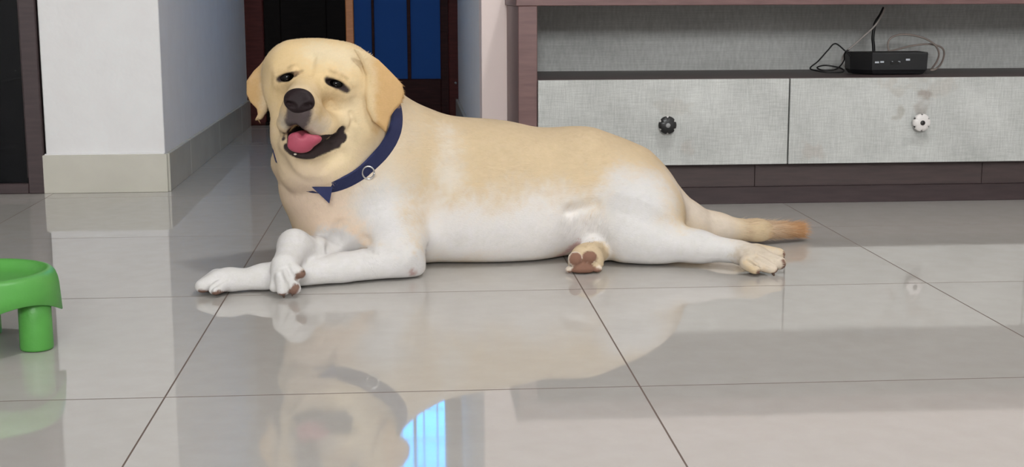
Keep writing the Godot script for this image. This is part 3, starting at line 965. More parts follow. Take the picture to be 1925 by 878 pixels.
	["ell", Vector3(-0.3111, 0.3574, 0.1400), Vector3(0.0156, 0.0069, 0.0147), Vector3(0.0000, 0.0000, 0.2094), 0.004, 1],  # left socket
	["ell", Vector3(-0.2281, 0.3462, 0.1460), Vector3(0.0183, 0.0069, 0.0147), Vector3(0.0000, 0.0000, -0.2793), 0.004, 1],  # right socket
	["cap", Vector3(0.1880, 0.1032, 0.0260), Vector3(0.2320, 0.1140, 0.0360), 0.0058, 0.0067, 0.016, 1],  # groin crease
	["cap", Vector3(0.2357, 0.1123, 0.0380), Vector3(0.2421, 0.0845, 0.0500), 0.0057, 0.0057, 0.016, 1],  # groin crease
	["cap", Vector3(0.1755, 0.0234, 0.0350), Vector3(0.2097, 0.0406, 0.0450), 0.0077, 0.0143, 0.020, 1],  # groin hollow
	["cap", Vector3(-0.0888, 0.0403, 0.0600), Vector3(-0.0911, 0.0109, 0.0600), 0.0076, 0.0095, 0.020, 1],  # armpit
	["plate", Vector3(-0.1534, 0.3311, 0.1090), Vector3(-0.0698, 0.4538, 0.0000), PackedVector2Array([Vector2(-0.0439, 0.0755), Vector2(-0.0223, 0.0687), Vector2(-0.0009, 0.0545), Vector2(0.0242, 0.0299), Vector2(0.0427, 0.0108), Vector2(0.0460, -0.0061), Vector2(0.0389, -0.0234), Vector2(0.0249, -0.0349), Vector2(0.0161, -0.0457), Vector2(0.0076, -0.0721), Vector2(-0.0031, -0.0614), Vector2(-0.0157, -0.0516), Vector2(-0.0257, -0.0299), Vector2(-0.0282, -0.0023), Vector2(-0.0244, 0.0295), Vector2(-0.0330, 0.0553)]), 0.0065, 2.00, 1.00, 0.007],  # right ear
	["plate", Vector3(-0.3619, 0.3365, 0.0500), Vector3(-0.0698, -0.4887, 0.0000), PackedVector2Array([Vector2(0.0453, 0.0744), Vector2(0.0256, 0.0630), Vector2(0.0058, 0.0479), Vector2(-0.0187, 0.0288), Vector2(-0.0354, 0.0097), Vector2(-0.0353, -0.0129), Vector2(-0.0262, -0.0287), Vector2(-0.0126, -0.0396), Vector2(-0.0114, -0.0489), Vector2(-0.0203, -0.0615), Vector2(-0.0046, -0.0572), Vector2(0.0065, -0.0437), Vector2(0.0119, -0.0248), Vector2(0.0150, 0.0033), Vector2(0.0192, 0.0314), Vector2(0.0334, 0.0557)]), 0.0060, 2.20, 1.00, 0.012],  # left ear
	["cap", Vector3(-0.3065, 0.2214, 0.1788), Vector3(-0.2840, 0.2062, 0.1752), 0.0054, 0.0054, 0.022, 1],  # under chin
	["cap", Vector3(-0.2840, 0.2062, 0.1752), Vector3(-0.2522, 0.2082, 0.1649), 0.0054, 0.0055, 0.022, 1],  # under chin
	["cap", Vector3(-0.2522, 0.2082, 0.1649), Vector3(-0.2223, 0.2250, 0.1391), 0.0055, 0.0055, 0.022, 1],  # under chin
	["cap", Vector3(-0.4137, 0.0293, 0.2332), Vector3(-0.4277, 0.0237, 0.2483), 0.0023, 0.0023, 0.006, 1],  # toe groove
	["cap", Vector3(-0.4277, 0.0237, 0.2483), Vector3(-0.4395, 0.0133, 0.2539), 0.0023, 0.0023, 0.006, 1],  # toe groove
	["cap", Vector3(-0.3105, 0.0526, 0.2548), Vector3(-0.3020, 0.0377, 0.2666), 0.0023, 0.0023, 0.006, 1],  # toe groove
	["cap", Vector3(-0.3020, 0.0377, 0.2666), Vector3(-0.2913, 0.0293, 0.2616), 0.0023, 0.0023, 0.006, 1],  # toe groove
	["cap", Vector3(-0.3215, 0.0434, 0.2617), Vector3(-0.3127, 0.0240, 0.2689), 0.0021, 0.0021, 0.006, 1],  # toe groove
	["cap", Vector3(-0.3127, 0.0240, 0.2689), Vector3(-0.3098, 0.0077, 0.2685), 0.0021, 0.0021, 0.006, 1],  # toe groove
	["cap", Vector3(0.5160, 0.0376, 0.1371), Vector3(0.5519, 0.0268, 0.1343), 0.0024, 0.0024, 0.006, 1],  # toe groove
	["cap", Vector3(0.5085, 0.0286, 0.1453), Vector3(0.5391, 0.0164, 0.1547), 0.0024, 0.0024, 0.006, 1],  # toe groove
	["cap", Vector3(0.4913, 0.0267, 0.1486), Vector3(0.5159, 0.0103, 0.1557), 0.0022, 0.0022, 0.006, 1],  # toe groove
	["cap", Vector3(-0.2039, 0.2937, 0.1279), Vector3(-0.2005, 0.2790, 0.1290), 0.0024, 0.0024, 0.008, 1],  # smile crease
	["cap", Vector3(-0.2005, 0.2790, 0.1290), Vector3(-0.2099, 0.2627, 0.1310), 0.0024, 0.0024, 0.008, 1],  # smile crease
	["cap", Vector3(-0.2681, 0.3906, 0.1232), Vector3(-0.2702, 0.3651, 0.1551), 0.0019, 0.0018, 0.010, 1],  # forehead furrow
	["cap", Vector3(-0.2961, 0.3806, 0.1387), Vector3(-0.2865, 0.3669, 0.1525), 0.0017, 0.0016, 0.008, 1],  # brow crease
	["cap", Vector3(-0.2382, 0.3168, 0.1392), Vector3(-0.2280, 0.3035, 0.1329), 0.0015, 0.0015, 0.006, 1],  # cheek line
	["cap", Vector3(-0.1829, 0.0682, 0.0987), Vector3(-0.1746, 0.0558, 0.1370), 0.0028, 0.0028, 0.012, 1],  # elbow crease
	["cap", Vector3(-0.2291, 0.0935, 0.1028), Vector3(-0.2365, 0.0687, 0.0970), 0.0047, 0.0047, 0.018, 1],  # chest crease
	["cap", Vector3(-0.2365, 0.0687, 0.0970), Vector3(-0.2473, 0.0570, 0.1268), 0.0047, 0.0046, 0.018, 1],  # chest crease
]
var NOSE_SHAPE := [
	["ell", Vector3(-0.2870, 0.3267, 0.2070), Vector3(0.0241, 0.0170, 0.0125), Vector3(0.0000, 0.0000, -0.0698), 0.012, 0],  # nose
	["ell", Vector3(-0.2870, 0.3129, 0.2110), Vector3(0.0161, 0.0116, 0.0116), Vector3(0.0000, 0.0000, 0.0000), 0.012, 0],  # nose low
	["ell", Vector3(-0.3015, 0.3220, 0.2130), Vector3(0.0089, 0.0098, 0.0098), Vector3(0.0000, 0.0000, 0.0000), 0.008, 0],  # left wing
	["ell", Vector3(-0.2709, 0.3191, 0.2130), Vector3(0.0098, 0.0098, 0.0098), Vector3(0.0000, 0.0000, 0.0000), 0.008, 0],  # right wing
	["cap", Vector3(-0.2954, 0.3159, 0.2260), Vector3(-0.3028, 0.3190, 0.2200), 0.0053, 0.0040, 0.004, 1],  # nostril
	["cap", Vector3(-0.2754, 0.3140, 0.2260), Vector3(-0.2679, 0.3161, 0.2200), 0.0053, 0.0040, 0.004, 1],  # nostril
	["cap", Vector3(-0.2855, 0.3187, 0.2290), Vector3(-0.2862, 0.3009, 0.2260), 0.0011, 0.0011, 0.003, 1],  # groove
]
var TONGUE_SHAPE := [
	["ell", Vector3(-0.2837, 0.2536, 0.1600), Vector3(0.0246, 0.0109, 0.0310), Vector3(0.2793, 0.0000, -0.0698), 0.012, 0],  # tongue
	["ell", Vector3(-0.2895, 0.2453, 0.1930), Vector3(0.0198, 0.0099, 0.0117), Vector3(0.8727, 0.0000, -0.1396), 0.012, 0],  # tongue tip
	["ell", Vector3(-0.2854, 0.2573, 0.1960), Vector3(0.0224, 0.0126, 0.0090), Vector3(0.2618, 0.0000, -0.1745), 0.012, 0],  # tongue front
	["ell", Vector3(-0.2638, 0.2562, 0.1880), Vector3(0.0117, 0.0072, 0.0108), Vector3(0.0000, 0.0000, 0.1396), 0.010, 0],  # tongue side
	["cap", Vector3(-0.2866, 0.2660, 0.2120), Vector3(-0.2808, 0.2663, 0.1700), 0.0013, 0.0014, 0.010, 1],  # groove
]
# coat markings, with a little light and shade painted in: from, to, radii, colour, width of the edge, raggedness
var COAT := [
	[Vector3(-0.2604, 0.3504, 0.0900), Vector3(-0.2429, 0.3132, 0.0900), 0.0985, 0.0985, Color(0.720, 0.530, 0.290), 0.0600, 0.0100],  # yellow head
	[Vector3(-0.2475, 0.1522, 0.0800), Vector3(-0.2210, 0.0848, 0.0800), 0.0848, 0.0660, Color(0.790, 0.620, 0.480), 0.0900, 0.0200],  # pale chest
	[Vector3(-0.1387, 0.2562, -0.0100), Vector3(-0.1726, 0.1498, 0.0700), 0.0391, 0.0568, Color(0.700, 0.620, 0.520), 0.0800, 0.0200],  # pale neck side
	[Vector3(-0.0415, 0.2356, -0.0100), Vector3(-0.0342, 0.1645, 0.0500), 0.0215, 0.0248, Color(0.700, 0.620, 0.520), 0.0500, 0.0150],  # light band behind shoulder
	[Vector3(-0.0499, 0.0526, 0.0500), Vector3(0.2055, 0.0499, 0.0300), 0.0687, 0.0788, Color(0.830, 0.795, 0.775), 0.1100, 0.0300],  # pale flank fur, painted brighter for the strong light on it
	[Vector3(-0.1582, 0.1173, 0.1100), Vector3(-0.1312, 0.0520, 0.1200), 0.0428, 0.0445, Color(0.690, 0.665, 0.650), 0.0600, 0.0200],  # white upper arm
	[Vector3(-0.1177, 0.0211, 0.1100), Vector3(-0.4565, 0.0165, 0.2200), 0.0428, 0.0533, Color(0.690, 0.665, 0.650), 0.0150, 0.0100],  # white foreleg
	[Vector3(-0.2308, 0.0482, 0.0900), Vector3(-0.3126, 0.0734, 0.1700), 0.0394, 0.0381, Color(0.690, 0.665, 0.650), 0.0200, 0.0100],  # white far foreleg
	[Vector3(-0.3073, 0.0705, 0.1800), Vector3(-0.3161, 0.0247, 0.2500), 0.0416, 0.0421, Color(0.690, 0.665, 0.650), 0.0150, 0.0100],  # white far paw
	[Vector3(0.3738, 0.1386, -0.0300), Vector3(0.5080, 0.0423, -0.1200), 0.0295, 0.0407, Color(0.700, 0.600, 0.500), 0.0600, 0.0160],  # pale rump
	[Vector3(0.3105, 0.1110, 0.0500), Vector3(0.3014, 0.0519, 0.0500), 0.0744, 0.0572, Color(0.690, 0.665, 0.650), 0.1000, 0.0300],  # white thigh
	[Vector3(0.3015, 0.0420, 0.0500), Vector3(0.4710, 0.0316, 0.0900), 0.0477, 0.0413, Color(0.690, 0.665, 0.650), 0.0500, 0.0200],  # white shank
	[Vector3(0.5032, 0.0239, 0.1200), Vector3(0.5397, 0.0184, 0.1300), 0.0278, 0.0369, Color(0.620, 0.530, 0.430), 0.0300, 0.0140],  # cream hind paw
	[Vector3(0.2164, 0.0312, 0.0700), Vector3(0.2328, 0.0213, 0.0500), 0.0416, 0.0286, Color(0.660, 0.520, 0.350), 0.0100, 0.0100],  # cream far hind paw
	[Vector3(0.6428, 0.0250, -0.1850), Vector3(0.7240, 0.0235, -0.2000), 0.0417, 0.0629, Color(0.600, 0.340, 0.160), 0.0300, 0.0200],  # rust tail
	[Vector3(-0.2094, 0.3060, 0.1200), Vector3(-0.2246, 0.2240, 0.1300), 0.0371, 0.0462, Color(0.740, 0.590, 0.380), 0.0700, 0.0150],  # pale cheeks
	[Vector3(-0.2579, 0.3972, 0.1100), Vector3(-0.2125, 0.3878, 0.1100), 0.0279, 0.0279, Color(0.770, 0.630, 0.420), 0.0500, 0.0150],  # pale forehead
	[Vector3(-0.3088, 0.2900, 0.1900), Vector3(-0.2645, 0.2896, 0.1900), 0.0144, 0.0270, Color(0.520, 0.440, 0.350), 0.0200, 0.0120],  # muzzle grey
	[Vector3(-0.1507, 0.3758, 0.0980), Vector3(-0.1390, 0.3171, 0.0920), 0.0224, 0.0356, Color(0.620, 0.395, 0.185), 0.0200, 0.0040],  # right ear
	[Vector3(-0.1427, 0.3084, 0.1000), Vector3(-0.1489, 0.2675, 0.1100), 0.0299, 0.0168, Color(0.620, 0.395, 0.185), 0.0150, 0.0040],  # right ear tip
	[Vector3(-0.3665, 0.3715, 0.0350), Vector3(-0.3806, 0.3005, 0.0300), 0.0192, 0.0288, Color(0.620, 0.395, 0.185), 0.0200, 0.0040],  # left ear
	[Vector3(-0.3160, 0.3447, 0.1397), Vector3(-0.2973, 0.3141, 0.2141), 0.0147, 0.0196, Color(0.560, 0.400, 0.220), 0.0450, 0.0100],  # tan mask
	[Vector3(-0.2285, 0.3370, 0.1434), Vector3(-0.2505, 0.3076, 0.1931), 0.0147, 0.0198, Color(0.560, 0.400, 0.220), 0.0450, 0.0100],  # tan mask
	[Vector3(-0.2868, 0.3080, 0.2165), Vector3(-0.2936, 0.2850, 0.2055), 0.0223, 0.0197, Color(0.100, 0.078, 0.078), 0.0100, 0.0030],  # dark muzzle
	[Vector3(-0.3168, 0.2656, 0.1684), Vector3(-0.3196, 0.2531, 0.1511), 0.0027, 0.0037, Color(0.045, 0.032, 0.032), 0.0030, 0.0010],  # left lip
	[Vector3(-0.3253, 0.3543, 0.1325), Vector3(-0.2966, 0.3624, 0.1507), 0.0055, 0.0064, Color(0.045, 0.032, 0.032), 0.0050, 0.0010],  # left eye rim
	[Vector3(-0.3250, 0.3539, 0.1261), Vector3(-0.2980, 0.3611, 0.1440), 0.0074, 0.0078, Color(0.045, 0.032, 0.032), 0.0030, 0.0005],  # left eye hollow
	[Vector3(-0.2976, 0.3632, 0.1494), Vector3(-0.2867, 0.3685, 0.1484), 0.0046, 0.0018, Color(0.250, 0.160, 0.090), 0.0080, 0.0020],  # left tear mark
	[Vector3(-0.3061, 0.3735, 0.1394), Vector3(-0.2998, 0.3788, 0.1381), 0.0037, 0.0028, Color(0.500, 0.350, 0.190), 0.0100, 0.0020],  # left brow mark
	[Vector3(-0.2431, 0.3529, 0.1495), Vector3(-0.2116, 0.3365, 0.1369), 0.0064, 0.0064, Color(0.045, 0.032, 0.032), 0.0050, 0.0010],  # right eye rim
	[Vector3(-0.2435, 0.3525, 0.1425), Vector3(-0.2128, 0.3369, 0.1302), 0.0083, 0.0083, Color(0.045, 0.032, 0.032), 0.0030, 0.0005],  # right eye hollow
	[Vector3(-0.2368, 0.3678, 0.1420), Vector3(-0.2121, 0.3555, 0.1357), 0.0037, 0.0028, Color(0.500, 0.350, 0.190), 0.0100, 0.0020],  # right brow mark
	[Vector3(-0.2987, 0.2582, 0.1950), Vector3(-0.2753, 0.2465, 0.1800), 0.0171, 0.0136, Color(0.045, 0.032, 0.032), 0.0020, 0.0003],  # mouth inside
	[Vector3(-0.2977, 0.2672, 0.2050), Vector3(-0.2958, 0.2794, 0.2120), 0.0134, 0.0080, Color(0.045, 0.032, 0.032), 0.0020, 0.0003],  # mouth notch
	[Vector3(-0.2960, 0.2581, 0.1850), Vector3(-0.2771, 0.2464, 0.0900), 0.0198, 0.0319, Color(0.045, 0.032, 0.032), 0.0020, 0.0003],  # mouth depth
	[Vector3(-0.2748, 0.2455, 0.1880), Vector3(-0.2470, 0.2492, 0.1740), 0.0135, 0.0145, Color(0.045, 0.032, 0.032), 0.0020, 0.0003],  # mouth right
	[Vector3(-0.2470, 0.2492, 0.1740), Vector3(-0.2204, 0.2646, 0.1400), 0.0145, 0.0097, Color(0.045, 0.032, 0.032), 0.0020, 0.0003],  # mouth corner
	[Vector3(-0.3146, 0.2412, 0.1606), Vector3(-0.2934, 0.2264, 0.1847), 0.0064, 0.0090, Color(0.045, 0.032, 0.032), 0.0030, 0.0006],  # lower lip
	[Vector3(-0.2934, 0.2264, 0.1847), Vector3(-0.2690, 0.2286, 0.1745), 0.0090, 0.0082, Color(0.045, 0.032, 0.032), 0.0030, 0.0006],  # lower lip
	[Vector3(-0.2690, 0.2295, 0.1743), Vector3(-0.2294, 0.2413, 0.1357), 0.0072, 0.0064, Color(0.045, 0.032, 0.032), 0.0030, 0.0010],  # lower lip
	[Vector3(-0.2669, 0.2386, 0.1750), Vector3(-0.2239, 0.2536, 0.1300), 0.0100, 0.0111, Color(0.045, 0.032, 0.032), 0.0020, 0.0003],  # mouth floor
	[Vector3(-0.2701, 0.2034, 0.1686), Vector3(-0.2463, 0.2072, 0.1572), 0.0045, 0.0046, Color(0.500, 0.340, 0.180), 0.0120, 0.0060],  # brown shade under the chin, painted into the coat
	[Vector3(0.1720, 0.0081, -0.0256), Vector3(0.2158, 0.0376, -0.0049), 0.0059, 0.0127, Color(0.620, 0.400, 0.370), 0.0140, 0.0080],  # groin skin
	[Vector3(0.2158, 0.0376, -0.0049), Vector3(0.2533, 0.0185, 0.0154), 0.0127, 0.0058, Color(0.620, 0.400, 0.370), 0.0140, 0.0080],  # groin skin
	[Vector3(-0.4541, 0.0077, 0.2390), Vector3(-0.4467, 0.0039, 0.2306), 0.0062, 0.0062, Color(0.220, 0.130, 0.100), 0.0030, 0.0020],  # pad
	[Vector3(-0.4258, 0.0085, 0.2536), Vector3(-0.4110, -0.0024, 0.2213), 0.0061, 0.0053, Color(0.220, 0.130, 0.100), 0.0030, 0.0020],  # pad
	[Vector3(-0.4310, 0.0069, 0.2544), Vector3(-0.4113, -0.0037, 0.2194), 0.0053, 0.0053, Color(0.220, 0.130, 0.100), 0.0030, 0.0020],  # pad
	[Vector3(-0.2840, 0.0408, 0.2610), Vector3(-0.2928, 0.0350, 0.2628), 0.0061, 0.0061, Color(0.220, 0.130, 0.100), 0.0030, 0.0020],  # pad
	[Vector3(-0.2963, 0.0184, 0.2693), Vector3(-0.3037, 0.0084, 0.2681), 0.0070, 0.0070, Color(0.220, 0.130, 0.100), 0.0030, 0.0020],  # pad
	[Vector3(-0.3169, 0.0050, 0.2680), Vector3(-0.3213, 0.0049, 0.2671), 0.0052, 0.0052, Color(0.220, 0.130, 0.100), 0.0030, 0.0020],  # pad
	[Vector3(0.5598, 0.0218, 0.1342), Vector3(0.5614, 0.0108, 0.1330), 0.0037, 0.0055, Color(0.220, 0.130, 0.100), 0.0030, 0.0020],  # pad
	[Vector3(0.5462, 0.0097, 0.1504), Vector3(0.5391, 0.0025, 0.1526), 0.0046, 0.0055, Color(0.220, 0.130, 0.100), 0.0030, 0.0020],  # pad
	[Vector3(0.5080, 0.0085, 0.1608), Vector3(0.5231, 0.0020, 0.1437), 0.0036, 0.0037, Color(0.220, 0.130, 0.100), 0.0030, 0.0020],  # pad
	[Vector3(0.5695, 0.0297, 0.1044), Vector3(0.5702, 0.0234, 0.1023), 0.0047, 0.0028, Color(0.220, 0.130, 0.100), 0.0030, 0.0020],  # pad
	[Vector3(0.1996, 0.0055, 0.1133), Vector3(0.2034, 0.0055, 0.1134), 0.0195, 0.0195, Color(0.260, 0.140, 0.100), 0.0030, 0.0030],  # sole pad
	[Vector3(0.1863, 0.0296, 0.1109), Vector3(0.1901, 0.0295, 0.1111), 0.0107, 0.0107, Color(0.260, 0.140, 0.100), 0.0030, 0.0030],  # sole pad
	[Vector3(0.2115, 0.0317, 0.1088), Vector3(0.2153, 0.0316, 0.1091), 0.0116, 0.0116, Color(0.260, 0.140, 0.100), 0.0030, 0.0030],  # sole pad
	[Vector3(0.2254, 0.0028, 0.1067), Vector3(0.2292, 0.0028, 0.1072), 0.0089, 0.0089, Color(0.260, 0.140, 0.100), 0.0030, 0.0030],  # sole pad
	[Vector3(0.1754, 0.0007, 0.1065), Vector3(0.1792, 0.0008, 0.1072), 0.0065, 0.0065, Color(0.260, 0.140, 0.100), 0.0030, 0.0030],  # sole pad
	[Vector3(-0.1046, 0.0162, 0.1348), Vector3(-0.1028, 0.0128, 0.1323), 0.0064, 0.0065, Color(0.480, 0.340, 0.320), 0.0050, 0.0030],  # elbow callus
]
const COAT_BASE := Color(0.625, 0.485, 0.315)

func coat_color(p: Vector3, n1: FastNoiseLite, n2: FastNoiseLite) -> Color:
	var c := COAT_BASE
	var wide := n1.get_noise_3dv(p * 12.0)
	var rag := n1.get_noise_3dv(p * 60.0)
	var rag2 := n2.get_noise_3dv(p * 300.0)
	for m in COAT:
		var q: Vector3 = p - m[0]
		var ba: Vector3 = m[1] - m[0]
		var h := clampf(q.dot(ba) / ba.length_squared(), 0.0, 1.0)
		var d: float = (q - ba * h).length() - lerpf(m[2], m[3], h) + ((wide * 0.9 + rag * 0.5 if m[6] > 0.015 else rag) + 0.5 * rag2) * m[6]
		if d < m[5] * 0.5:
			c = c.lerp(m[4], smoothstep(m[5] * 0.5, -m[5] * 0.5, d))
	var v := 1.0 + 0.05 * wide + 0.03 * rag + 0.05 * rag2
	return Color(c.r * v, c.g * v, c.b * v * (1.0 + 0.03 * rag))

func dog() -> void:
	var root := thing("labrador", "yellow labrador with a blue collar lying across the tile floor", "dog", DOG_AT)
	var f := Field.new()
	f.ground = 0.0015
	f.take_rows(DOG_SHAPE)
	var fine := [[AABB(Vector3(-0.4101, 0.1543, -0.0500), Vector3(0.3028, 0.2783, 0.3000)), 0.0023], [AABB(Vector3(-0.4849, -0.0411, 0.1300), Vector3(0.2278, 0.1559, 0.1600)), 0.0025], [AABB(Vector3(0.4568, -0.0334, 0.0500), Vector3(0.1453, 0.1025, 0.1400)), 0.0025], [AABB(Vector3(0.1602, -0.0220, 0.0500), Vector3(0.0925, 0.0901, 0.0800)), 0.0030]]
	var out := empty()
	net(f, Vector3(-0.48, -0.02, -0.36), Vector3(0.68, 0.46, 0.32), 0.006, fine.map(func(x): return x[0]), false, out)
	for x in fine:
		net(f, x[0].position, x[0].end, x[1], [], true, out)
	var n1 := FastNoiseLite.new()
	n1.seed = 11
	n1.frequency = 1.0
	n1.fractal_octaves = 2
	var n2 := FastNoiseLite.new()
	n2.seed = 12
	n2.frequency = 1.0
	n2.fractal_octaves = 2
	var cols := PackedColorArray()
	for p in out.v:
		cols.append(coat_color(p, n1, n2))
	var fur := StandardMaterial3D.new()
	fur.vertex_color_use_as_albedo = true
	fur.roughness = 0.8
	fur.metallic_specular = 0.25
	fur.heightmap_enabled = true
	fur.heightmap_texture = noise_tex(0.09, null, 91, 512, 3)
	fur.heightmap_scale = 0.025
	fur.uv1_triplanar = true
	fur.uv1_scale = Vector3(3.0, 9.0, 5.0)
	part("body", field_mesh(out, cols), fur, root)
	dog_fur(root, out, cols)
	dog_face(root)
	dog_collar(root, f)

# short hairs lying over the whole coat, longer at the neck, the groin and the tail
func dog_fur(root: Node3D, out: Dictionary, cols: PackedColorArray) -> void:
	var v: PackedVector3Array = out.v
	var nn: PackedVector3Array = out.n
	var ii: PackedInt32Array = out.i
	var sum := PackedFloat32Array()
	var total := 0.0
	for t in ii.size() / 3:
		var a := v[ii[3 * t]]
		total += (v[ii[3 * t + 1]] - a).cross(v[ii[3 * t + 2]] - a).length()
		sum.append(total)
	var r := RandomNumberGenerator.new()
	r.seed = 5
	var pv := PackedVector3Array()
	var pn := PackedVector3Array()
	var pc := PackedColorArray()
	var muzzle: Vector3 = Vector3(-0.2856, 0.3229, 0.2150)
	var groin: Vector3 = Vector3(0.2140, 0.0763, 0.0400)
	var tail: Vector3 = Vector3(0.5417, 0.0335, -0.1500)
	var tail_tip: Vector3 = Vector3(0.6696, 0.0254, -0.1870)
	for k in 64000:
		var t := sum.bsearch(r.randf() * total)
		if t * 3 + 2 >= ii.size():
			continue
		var w0 := r.randf()
		var w1 := r.randf()
		if w0 + w1 > 1.0:
			w0 = 1.0 - w0
			w1 = 1.0 - w1
		var i0 := ii[3 * t]
		var i1 := ii[3 * t + 1]
		var i2 := ii[3 * t + 2]
		var p := v[i0] + (v[i1] - v[i0]) * w0 + (v[i2] - v[i0]) * w1
		var n := (nn[i0] + (nn[i1] - nn[i0]) * w0 + (nn[i2] - nn[i0]) * w1).normalized()
		var c := cols[i0]
		if c.r < 0.30 or cols[i1].r < 0.30 or p.y < 0.012:
			continue
		var len_ := r.randf_range(0.006, 0.010)
		var flow := Vector3(1.0, -0.35, 0.0)
		var dm := p.distance_to(muzzle)
		if dm < 0.20:
			flow = (p - muzzle).normalized()
			len_ *= clampf(dm / 0.16, 0.25, 1.0)
			if p.y > 0.20 and (p.x > -0.1686 or p.x < -0.3573):   # the ears
				flow = Vector3(0.1, -1.0, 0.0)
				len_ *= 0.5
		elif p.x < -0.19 and p.y < 0.085 and p.z > 0.08:
			flow = Vector3(-1.0, -0.05, 0.15) if p.z < 0.225 else Vector3(0.1, -1.0, 0.2)
			len_ *= 0.6
		elif p.x < -0.16:
			flow = Vector3(0.35, -1.0, 0.0)
			len_ *= 1.2
		elif p.x > 0.30 and p.z > 0.02 and p.y < 0.09:
			flow = Vector3(1.0, -0.05, 0.2)
			len_ *= 0.8
		elif p.x > tail.x:
			flow = Vector3(1.0, -0.12, -0.1)
			len_ *= 1.6
		if p.distance_to(groin) < 0.05:
			flow = Vector3(-0.35, -1.0, 0.1)
			len_ *= 1.8
		flow += Vector3(r.randf_range(-0.25, 0.25), r.randf_range(-0.25, 0.25), r.randf_range(-0.25, 0.25))
		flow = (flow - n * flow.dot(n)).normalized()
		var side := n.cross(flow) * r.randf_range(0.0004, 0.0007)
		var f := r.randf_range(0.90, 1.10)
		hair(pv, pn, pc, p - n * 0.0006, side, flow * len_ + n * len_ * 0.16, n, Color(c.r * f, c.g * f, c.b * f))
	# the brush at the end of the tail
	var axis := tail_tip - tail
	for k in 5200:
		var t := pow(r.randf(), 0.8)
		var an := r.randf() * TAU
		var out_ := Vector3(0, cos(an), sin(an))
		var p := tail + axis * t + out_ * lerpf(0.019, 0.009, t)
		var len_ := r.randf_range(0.018, 0.034) * lerpf(0.8, 1.35, t)
		var flow := (axis.normalized() + out_ * r.randf_range(0.05, 0.36) + Vector3(0, r.randf_range(-0.3, 0.12), 0)).normalized()
		if p.y + flow.y * len_ < 0.004:
			flow.y = maxf(flow.y, (0.004 - p.y) / len_)
		var rust := clampf((t - 0.42) * 1.9 + r.randf_range(-0.18, 0.18), 0.0, 1.0)
		var c := Color(0.66, 0.50, 0.35).lerp(Color(0.56, 0.30, 0.14), rust)
		var f := r.randf_range(0.85, 1.12)
		hair(pv, pn, pc, p, out_.cross(axis.normalized()) * 0.0006, flow * len_, out_, Color(c.r * f, c.g * f, c.b * f))
	var arr := []
	arr.resize(Mesh.ARRAY_MAX)
	arr[Mesh.ARRAY_VERTEX] = pv
	arr[Mesh.ARRAY_NORMAL] = pn
	arr[Mesh.ARRAY_COLOR] = pc
	var m := ArrayMesh.new()
	m.add_surface_from_arrays(Mesh.PRIMITIVE_TRIANGLES, arr)
	var mat := StandardMaterial3D.new()
	mat.vertex_color_use_as_albedo = true
	mat.roughness = 0.8
	mat.metallic_specular = 0.2
	mat.cull_mode = BaseMaterial3D.CULL_DISABLED
	part("fur", m, mat, root).set_meta("kind", "stuff")

func hair(pv: PackedVector3Array, pn: PackedVector3Array, pc: PackedColorArray, p: Vector3, side: Vector3, along: Vector3, n: Vector3, c: Color) -> void:
	pv.append(p - side)
	pv.append(p + side)
	pv.append(p + along)
	for k in 3:
		pn.append(n)
		pc.append(c)

